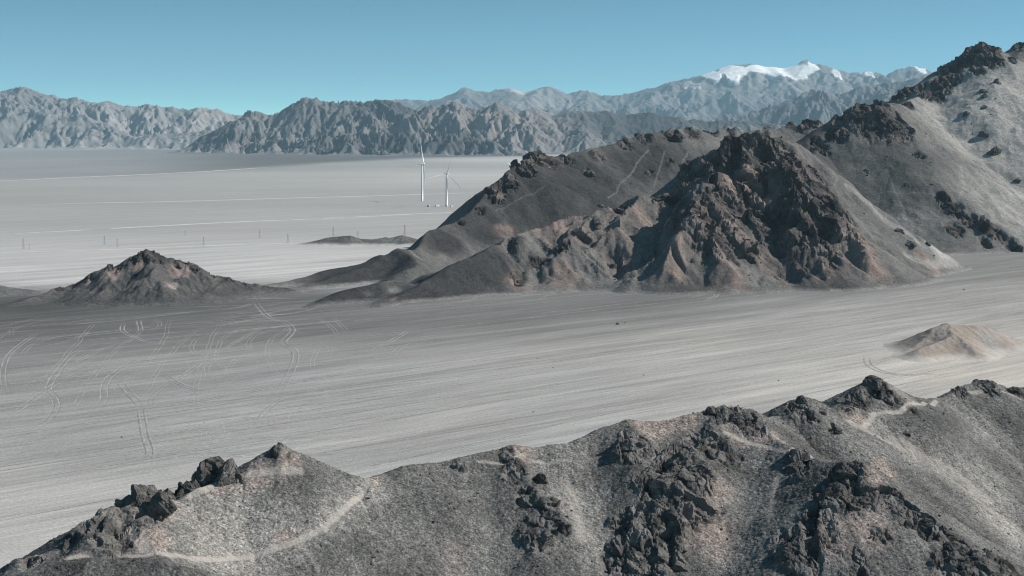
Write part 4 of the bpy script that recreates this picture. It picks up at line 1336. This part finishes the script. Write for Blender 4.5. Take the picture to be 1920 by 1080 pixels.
# photo pixel of the centre, width and height in pixels, depth (None: where the slope is seen), lumps, tone, pink, label
OUT = [
    (274, 922, 104, 48, 264, 7, .75, 0, 'low dark double-humped crag poking up behind the left end of the near ridge'),
    (412, 866, 96, 84, 284, 8, .75, .15, 'tall dark rounded crag with a sunlit top rising behind the left crest'),
    (360, 914, 96, 50, 278, 7, .6, 0, 'black shaded rock flank leaning against the tall rounded crag'),
    (526, 843, 40, 16, 290, 3, 1.0, .4, 'few low rocks capping the earthy knob on the left shoulder of the near ridge'),
    (196, 1008, 92, 50, None, 6, .8, .1, 'big dark crag hanging on the steep left flank of the near ridge'),
    (160, 1010, 60, 60, None, 3, .8, .1, 'dark broken rock below the big left flank crag'),
    (268, 972, 52, 44, None, 2, .9, .2, 'grey slab rock right of the big left flank crag'),
    (62, 1046, 40, 34, None, 2, 1.1, .4, 'pale brown stub of rock at the lowest left skyline'),
    (305, 1050, 42, 26, None, 2, .8, 0, 'small dark boulder beside the sandy trail at lower left'),
    (850, 866, 16, 18, None, 1, .7, 0, 'small upright black stone on the middle crest'),
    (948, 852, 22, 14, None, 1, .7, 0, 'little dark stone on the crest above the central rock cluster'),
    (964, 880, 54, 36, None, 3, .75, 0, 'dark jagged outcrop at the top of the central rock cluster'),
    (1012, 895, 42, 28, None, 2, .6, 0, 'black wedge rock just right of the top central outcrop'),
    (990, 934, 60, 26, None, 2, .9, 0, 'low rounded grey outcrop in the middle of the central cluster'),
    (1030, 958, 62, 22, None, 2, .8, 0, 'flat dark ledge in the central cluster'),
    (1000, 1000, 78, 50, None, 3, 1.0, 0, 'broad ribbed slab at the foot of the central cluster'),
    (1052, 990, 28, 44, None, 2, .6, 0, 'narrow black rock at the right foot of the central cluster'),
    (1030, 1038, 16, 10, None, 1, .7, 0, 'small lone dark stone below the central cluster'),
    (1180, 828, 66, 44, None, 4, .95, .1, 'cracked blocky rock face under the pinkish crest'),
    (1272, 858, 62, 44, None, 3, .85, .1, 'dark blocky crag at the head of the middle rock spine'),
    (1244, 905, 72, 50, None, 4, 1.0, .1, 'cracked grey crag halfway down the middle rock spine'),
    (1300, 905, 56, 44, None, 3, .9, .3, 'jumbled rock right of the middle rock spine'),
    (1205, 975, 66, 60, None, 3, .9, 0, 'big fractured block with a black shadow at its left'),
    (1185, 1040, 70, 60, None, 4, .8, 0, 'dark rock mass at the bottom of the middle rock spine'),
    (1262, 965, 56, 44, None, 3, .9, .2, 'weathered rock beside the big fractured block'),
    (1334, 765, 32, 18, None, 1, .7, 0, 'small black rock on the crest left of the dark double knob'),
    (1385, 776, 60, 26, None, 4, .7, 0, 'dark knobbly rocks on the crest above the middle rock spine'),
    (1503, 750, 30, 16, 352, 3, .8, .1, 'rounded dark knob on the crest right of the knobbly rocks'),
    (1640, 716, 44, 18, 385, 4, .75, .1, 'highest dark crag on the near ridge skyline'),
    (1604, 752, 50, 34, None, 3, .6, 0, 'dark shaded shoulder left of the highest skyline crag'),
    (1496, 870, 52, 34, None, 3, .7, .1, 'dark hump of rock on the saddle between the two front spines'),
    (1590, 878, 64, 30, None, 4, .6, 0, 'black spiky crag crowning the right front spine'),
    (1566, 925, 70, 50, None, 4, .7, .1, 'dark crag below the black spiky crown'),
    (1500, 1025, 70, 54, None, 4, .7, 0, 'dark mass of rock with a deep shadow at bottom centre right'),
    (1690, 958, 42, 36, None, 3, .8, .2, 'split rock beside the pale ledge on the right front spine'),
    (1736, 975, 50, 34, None, 3, .7, 0, 'dark rock with a hollow on the right front spine'),
    (1790, 1020, 60, 36, None, 3, .7, 0, 'dark rock low on the right front spine'),
    (1850, 1060, 80, 50, None, 4, .75, .1, 'large dark crag in the bottom right corner'),
    (1846, 722, 50, 14, 423, 3, .8, .1, 'low dark rocks on the crest at the far right'),
    (1905, 733, 44, 18, 428, 2, .7, 0, 'dark rock cut by the right picture edge on the crest'),
]
for i, (px, py, w, h, D, n, tone, pink, lab) in enumerate(OUT):
    if D is None:
        q = HF_FORE.drop(px, py + h * .15)
        D = q[1]
        k = D / F
        loc = (q[0], q[1] + h * k * .25, q[2] - h * k * .30)
    else:
        k = D / F
        loc = P(px, py + h * .18, D)
    o = rock_obj('rock_outcrop', loc, cluster(w * k * 1.22, h * k * 1.15, n, 500 + i), 500 + i, tone, pink)
    tag(o, lab, 'rock outcrop', CREST)

BOULD = [
    (1843, 169, 24, 10, 'flat dark boulder high on the pale slope, topmost of the scattered boulders'),
    (1847, 179, 20, 13, 'dark boulder just under the topmost flat boulder on the pale slope'),
    (1847, 200, 18, 10, 'small dark boulder third from the top on the pale slope'),
    (1813, 212, 21, 14, 'dark boulder at the left edge of the scattered boulders on the pale slope'),
    (1846, 250, 26, 15, 'dark pointed boulder in the middle of the pale slope'),
    (1868, 281, 38, 25, 'largest dark boulder on the pale slope'),
    (1908, 338, 20, 14, 'dark boulder at the right picture edge on the pale slope'),
    (1870, 152, 19, 15, 'dark boulder under the summit crags'),
    (1898, 114, 18, 11, 'dark boulder on the skyline right of the summit'),
    (1822, 232, 5, 4, 'tiny dark stone below the left boulder of the pale slope'),
    (1858, 214, 6, 4, 'tiny dark stone right of the third boulder of the pale slope'),
    (1815, 195, 7, 5, 'tiny dark stone above the left boulder of the pale slope'),
    (1702, 344, 16, 12, 'dark boulder alone on the grey scree below the round crag'),
    (1624, 319, 15, 14, 'dark boulder on the scree under the round crag'),
    (1685, 431, 28, 11, 'dark broken ledge at the foot of the pale gully, upper one'),
    (1708, 455, 34, 13, 'dark broken ledge at the foot of the pale gully, lower one'),
    (1738, 456, 16, 8, 'small dark rock right of the lower gully ledge'),
    (1127, 385, 19, 11, 'black boulder where a pale trail meets the front crest'),
    (1107, 323, 28, 13, 'dark rock knob on the shaded slope left of the trails'),
    (1133, 297, 22, 13, 'dark rock under the shaded skyline'),
    (1214, 324, 18, 17, 'dark rock between the two pale trails'),
    (1748, 345, 12, 8, 'dark boulder right of the lone scree boulder'),
]
for i, (px, py, w, h, lab) in enumerate(BOULD):
    q = HF_MOUNT.drop(px, py + h * .3)
    k = q[1] / F
    o = rock_obj('boulder', (q[0], q[1] + h * k * .3, q[2] + h * k * .1), cluster(w * k, h * k * .9, 3 if w > 14 else 1, 700 + i), 700 + i, .7)
    tag(o, lab, 'boulder', 'boulders lying on the big mountain')

STONES = [(1158, 606, 7.5, 6, 'darkest lone rock standing in the middle of the streaked valley floor'), (1172, 604, 3, 2, 'small stone just right of the dark lone valley rock'), (1008, 672, 3, 2, 'small stone left of centre on the valley floor'),
          (1037, 689, 3.2, 2, 'small stone near the centre of the valley floor'), (1207, 703, 4, 2, 'flat small stone right of centre on the valley floor'), (1462, 622, 3, 2, 'small stone on the streaks below the front crag'),
          (1460, 713, 3.4, 2.4, 'small stone above the rounded dark knob of the near ridge'), (1807, 543, 5, 2.5, 'dark stone on the brownish streaks at right'), (228, 819, 4.5, 3, 'small stone below the tyre tracks at left'),
          (383, 792, 3, 2, 'small stone right of the long straight tyre tracks'), (1000, 772, 5, 2, 'small flat stone above the middle crest of the near ridge'), (250, 565, 3, 2, 'small stone at the foot of the lone dark hill')]
for i, (px, py, w, h, lab) in enumerate(STONES):
    x, y, _ = G(px, py + h * .4)
    k = y / F
    o = rock_obj('stone', (x, y, float(ground_z(np.array([x]), np.array([y]))[0]) + h * k * .2), cluster(w * k, h * k, 3 if w > 6 else 1, 800 + i), 800 + i, .55)
    tag(o, lab, 'stone', 'stones on the valley floor')

# ------------------------------------------------------------------ wind turbines
M_white = plain_mat('white_tower_paint', (.80, .80, .79), .45, .04, .05)
M_blade = plain_mat('white_blade_gelcoat', (.80, .80, .79), .4, .04, .05)
M_steel = plain_mat('galvanised_steel', (.22, .225, .23), .55, .1, .5, .2)
M_roof = plain_mat('grey_roof_sheet', (.45, .45, .45), .6, .1, .3)
M_door = plain_mat('dark_door_paint', (.16, .17, .18), .5, .1, .5)


def empty(name, loc, rz=0.0):
    o = bpy.data.objects.new(name, None)
    COL.objects.link(o)
    o.location = loc
    o.rotation_euler = (0, 0, rz)
    return o


def bm_obj(name, bm, mat, parent=None, smooth=True):
    me = bpy.data.meshes.new(name)
    bm.to_mesh(me)
    bm.free()
    for p in me.polygons:
        p.use_smooth = smooth
    me.materials.append(mat)
    o = bpy.data.objects.new(name, me)
    COL.objects.link(o)
    o.parent = parent
    return o


def loft(bm, rings):
    prev = None
    loops = []
    for r in rings:
        loops.append([bm.verts.new(p) for p in r])
    for a, b in zip(loops[:-1], loops[1:]):
        n = len(a)
        for i in range(n):
            bm.faces.new((a[i], a[(i + 1) % n], b[(i + 1) % n], b[i]))
    bm.faces.new(loops[0][::-1])
    bm.faces.new(loops[-1])


def circle(z, r, n=20):
    return [(r * math.cos(2 * math.pi * i / n), r * math.sin(2 * math.pi * i / n), z) for i in range(n)]


def box(bm, x0, x1, y0, y1, z0, z1):
    v = [bm.verts.new((x, y, z)) for z in (z0, z1) for y in (y0, y1) for x in (x0, x1)]
    for f in ((0, 2, 3, 1), (4, 5, 7, 6), (0, 1, 5, 4), (1, 3, 7, 5), (3, 2, 6, 7), (2, 0, 4, 6)):
        bm.faces.new([v[i] for i in f])


def make_turbine(loc, hub_h, blade_len, yaw, angles, label, feather=72):
    """rotor faces the local -Y direction, turned by yaw"""
    t = empty('wind_turbine', loc, yaw)
    tag(t, label, 'wind turbine', 'wind turbines on the plain')
    bm = bmesh.new()
    loft(bm, [circle(z, r, 24) for z, r in ((0, 3.3), (.6, 3.3), (.7, 2.9), (hub_h * .35, 2.6), (hub_h * .7, 2.2), (hub_h - 2.2, 1.75), (hub_h - 2.0, 1.75))])
    tw = bm_obj('tower', bm, M_white, t)
    bm = bmesh.new()
    box(bm, -.6, .6, -3.42, -2.9, .7, 3.3)
    bm_obj('door', bm, M_door, tw, False)
    bm = bmesh.new()
    rings = []
    for y, w, h, dz in ((-3.2, 1.5, 1.5, 0), (-2.6, 2.0, 2.0, 0), (0, 2.2, 2.15, 0), (6.5, 2.1, 2.0, .1), (8.6, 1.6, 1.5, .3)):
        rings.append([(w * s, y, hub_h + dz + h * c) for s, c in ((-1, -.8), (-.8, -1), (.8, -1), (1, -.8), (1, .8), (.8, 1), (-.8, 1), (-1, .8))])
    loft(bm, rings)
    bm_obj('nacelle', bm, M_white, t, False)
    tilt = R(6)
    hubc = Vector((0, -5.2, hub_h + .35))
    bm = bmesh.new()
    Mt = Matrix.Translation(hubc) @ Matrix.Rotation(-tilt, 4, 'X')
    rings = []
    for y, r in ((1.9, 1.7), (1.2, 2.1), (-.4, 2.1), (-1.6, 1.6), (-2.4, .8), (-2.7, .15)):
        rings.append([Mt @ Vector((r * math.cos(a), y, r * math.sin(a))) for a in [2 * math.pi * i / 18 for i in range(18)]])
    loft(bm, rings)
    hub = bm_obj('rotor_hub', bm, M_white, t)
    for th in angles:
        bm = bmesh.new()
        rings = []
        for s, chord, thick, tw_ in ((.02, 2.2, 2.1, 60), (.06, 2.3, 1.9, 45), (.14, 3.6, 1.3, 28), (.22, 4.0, .95, 18), (.4, 3.1, .62, 10), (.6, 2.3, .42, 5), (.8, 1.6, .28, 2), (.94, 1.0, .17, 0), (1.0, .25, .06, 0)):
            z = s * blade_len
            bend = -2.6 * s * s
            ca, sa = math.cos(R(tw_ + feather)), math.sin(R(tw_ + feather))      # feathered, the rotor stands still
            rg = []
            for i in range(12):
                a = 2 * math.pi * i / 12
                x = chord * (.5 * math.cos(a) + .18)
                y = thick * .5 * math.sin(a)
                rg.append((x * ca - y * sa, x * sa + y * ca + bend, z))
            rings.append([Mt @ (Matrix.Rotation(th, 4, 'Y') @ Vector(p)) for p in rg])
        loft(bm, rings)
        bm_obj('blade', bm, M_blade, t)
    return t


x, y, _ = G(791.5, 377)
make_turbine((x, y, 0), 69 * y / F, 51 * y / F, R(102), [R(30), R(150), R(270)], 'taller white wind turbine on the left, its rotor seen edge-on')
x, y, _ = G(837.5, 387.5)
make_turbine((x, y, 0), 62 * y / F, 46 * y / F, R(26), [R(18), R(138), R(258)], 'white wind turbine on the right with its three blades spread towards the viewer')
x, y, _ = G(988, 388)
make_turbine((x, y, 0), 62 * y / F, 47 * y / F, R(20), [R(-63), R(56), R(176)], 'wind turbine hidden behind the mountain crest, one blade tip sticking out', 10)

KIO = [(803.5, 387.5, 'small white equipment kiosk below the edge-on turbine, leftmost of the three'), (820, 387, 'white double-width equipment kiosk between the two turbines'), (847, 388.5, 'small white equipment kiosk just right of the spread turbine')]
for i, (px, py, lab) in enumerate(KIO):
    x, y, _ = G(px, py)
    t = empty('equipment_kiosk', (x, y, 0), R(42))
    tag(t, lab, 'kiosk', 'equipment kiosks at the turbine bases')
    w = (2.8, 4.4, 2.6)[i]
    bm = bmesh.new()
    box(bm, -w, w, -2, 2, 0, 3.2)
    bm_obj('body', bm, M_white, t, False)
    bm = bmesh.new()
    loft(bm, [[(-w - .3, -2.3, 3.2), (w + .3, -2.3, 3.2), (w + .3, 2.3, 3.2), (-w - .3, 2.3, 3.2)], [(-w - .3, -.05, 4.1), (w + .3, -.05, 4.1), (w + .3, .05, 4.1), (-w - .3, .05, 4.1)]])
    bm_obj('roof', bm, M_roof, t, False)
    bm = bmesh.new()
    box(bm, -.8, .8, -2.08, -2.003, .1, 2.4)
    bm_obj('door', bm, M_door, t, False)

# ------------------------------------------------------------------ transmission pylons
def bar(bm, a, b, r):
    a, b = Vector(a), Vector(b)
    d = (b - a).normalized()
    u = d.orthogonal().normalized() * r
    v = d.cross(u).normalized() * r
    A = [bm.verts.new(a + s) for s in (u, v, -u, -v)]
    B = [bm.verts.new(b + s) for s in (u, v, -u, -v)]
    for i in range(4):
        bm.faces.new((A[i], A[(i + 1) % 4], B[(i + 1) % 4], B[i]))
    bm.faces.new(A[::-1])
    bm.faces.new(B)


def pylon_meshes(h):
    r = .075
    bm = bmesh.new()
    lv = [(0, h * .115), (.2, h * .088), (.4, h * .062), (.6, h * .038), (.8, h * .026), (1.0, h * .016)]
    C4 = [(-1, -1), (1, -1), (1, 1), (-1, 1)]
    for (a, wa), (b, wb) in zip(lv[:-1], lv[1:]):
        for i in range(4):
            p, q = C4[i], C4[(i + 1) % 4]
            bar(bm, (p[0] * wa, p[1] * wa, a * h), (p[0] * wb, p[1] * wb, b * h), r)
            bar(bm, (p[0] * wa, p[1] * wa, a * h), (q[0] * wb, q[1] * wb, b * h), r * .6)
            bar(bm, (q[0] * wa, q[1] * wa, a * h), (p[0] * wb, p[1] * wb, b * h), r * .6)
            bar(bm, (p[0] * wb, p[1] * wb, b * h), (q[0] * wb, q[1] * wb, b * h), r * .6)
    arms = []
    for z, w in ((.72, .17), (.84, .21), (.95, .15)):
        b2 = bmesh.new()
        for s in (-1, 1):
            for yy in (-1, 1):
                bar(b2, (s * .03 * h, yy * .022 * h, z * h), (s * w * h, 0, z * h + .01 * h), r * .8)
            bar(b2, (s * .02 * h, 0, (z + .045) * h), (s * w * h, 0, z * h + .01 * h), r * .7)
            bar(b2, (s * w * h, 0, z * h + .01 * h), (s * w * h, 0, z * h - .05 * h), r * .6)
        arms.append(b2)
    return bm, arms


bm, arms = pylon_meshes(20.0)
proto = empty('power_pylon', (0, 0, 0))
bm_obj('lattice_mast', bm, M_steel, proto, False)
for b2 in arms:
    bm_obj('crossarm', b2, M_steel, proto, False)
PYL = [(44, 468, 21, 'tallest-looking steel lattice pylon at the far left of the plain'), (55, 469, 12, 'short lattice pylon beside the far left pylon'), (196, 459, 17, 'lattice pylon left of the close pair above the lone dark hill'),
       (220, 464, 17, 'lattice pylon right of the close pair above the lone dark hill'), (347, 441, 9, 'small distant lattice pylon up-slope of the summit of the lone hill'), (382, 461, 17, 'lattice pylon beside the road right of the lone dark hill'),
       (487, 447, 15, 'lattice pylon standing alone between the two pale roads'), (540, 456, 18, 'lattice pylon on the lower road left of the far mounds'), (625, 446, 20, 'lattice pylon rising behind the left far mound'),
       (671, 447, 14, 'lattice pylon behind the dip between the far mounds'), (759, 446, 24, 'tall thin lattice pylon behind the right far mound')]
for i, (px, py, hp, lab) in enumerate(PYL):
    x, y, _ = G(px, py)
    s = hp * y / F / 20.0
    if i == 0:
        t = proto
    else:
        t = proto.copy()
        COL.objects.link(t)
        for ch in list(proto.children):
            c = ch.copy()
            COL.objects.link(c)
            c.parent = t
    t.location = (x, y, 0)
    t.scale = (s, s, s)
    t.rotation_euler = (0, 0, R(58 + 5 * (i % 3)))
    tag(t, lab, 'power pylon', 'power pylons across the plain')
# ------------------------------------------------------------------ haze
def build_haze():
    bm = bmesh.new()
    bmesh.ops.create_cube(bm, size=1.0)
    lo, hi = Vector((-29000, -4000, -16)), Vector((29000, 36000, 1720))
    for v in bm.verts:
        v.co = Vector([(lo[i] + hi[i]) / 2 + v.co[i] * (hi[i] - lo[i]) for i in range(3)])
    me = bpy.data.meshes.new('haze')
    bm.to_mesh(me)
    bm.free()
    m = bpy.data.materials.new('haze')
    m.use_nodes = True
    nt = m.node_tree
    nt.nodes.clear()
    out = nt.nodes.new('ShaderNodeOutputMaterial')
    pv = nt.nodes.new('ShaderNodeVolumePrincipled')
    pv.inputs['Color'].default_value = (.52, .80, .98, 1)
    pv.inputs['Density'].default_value = 2.45e-5
    pv.inputs['Anisotropy'].default_value = 0.0
    nt.links.new(pv.outputs[0], out.inputs['Volume'])
    me.materials.append(m)
    o = bpy.data.objects.new('haze', me)
    COL.objects.link(o)
    o['kind'] = 'stuff'


build_haze()
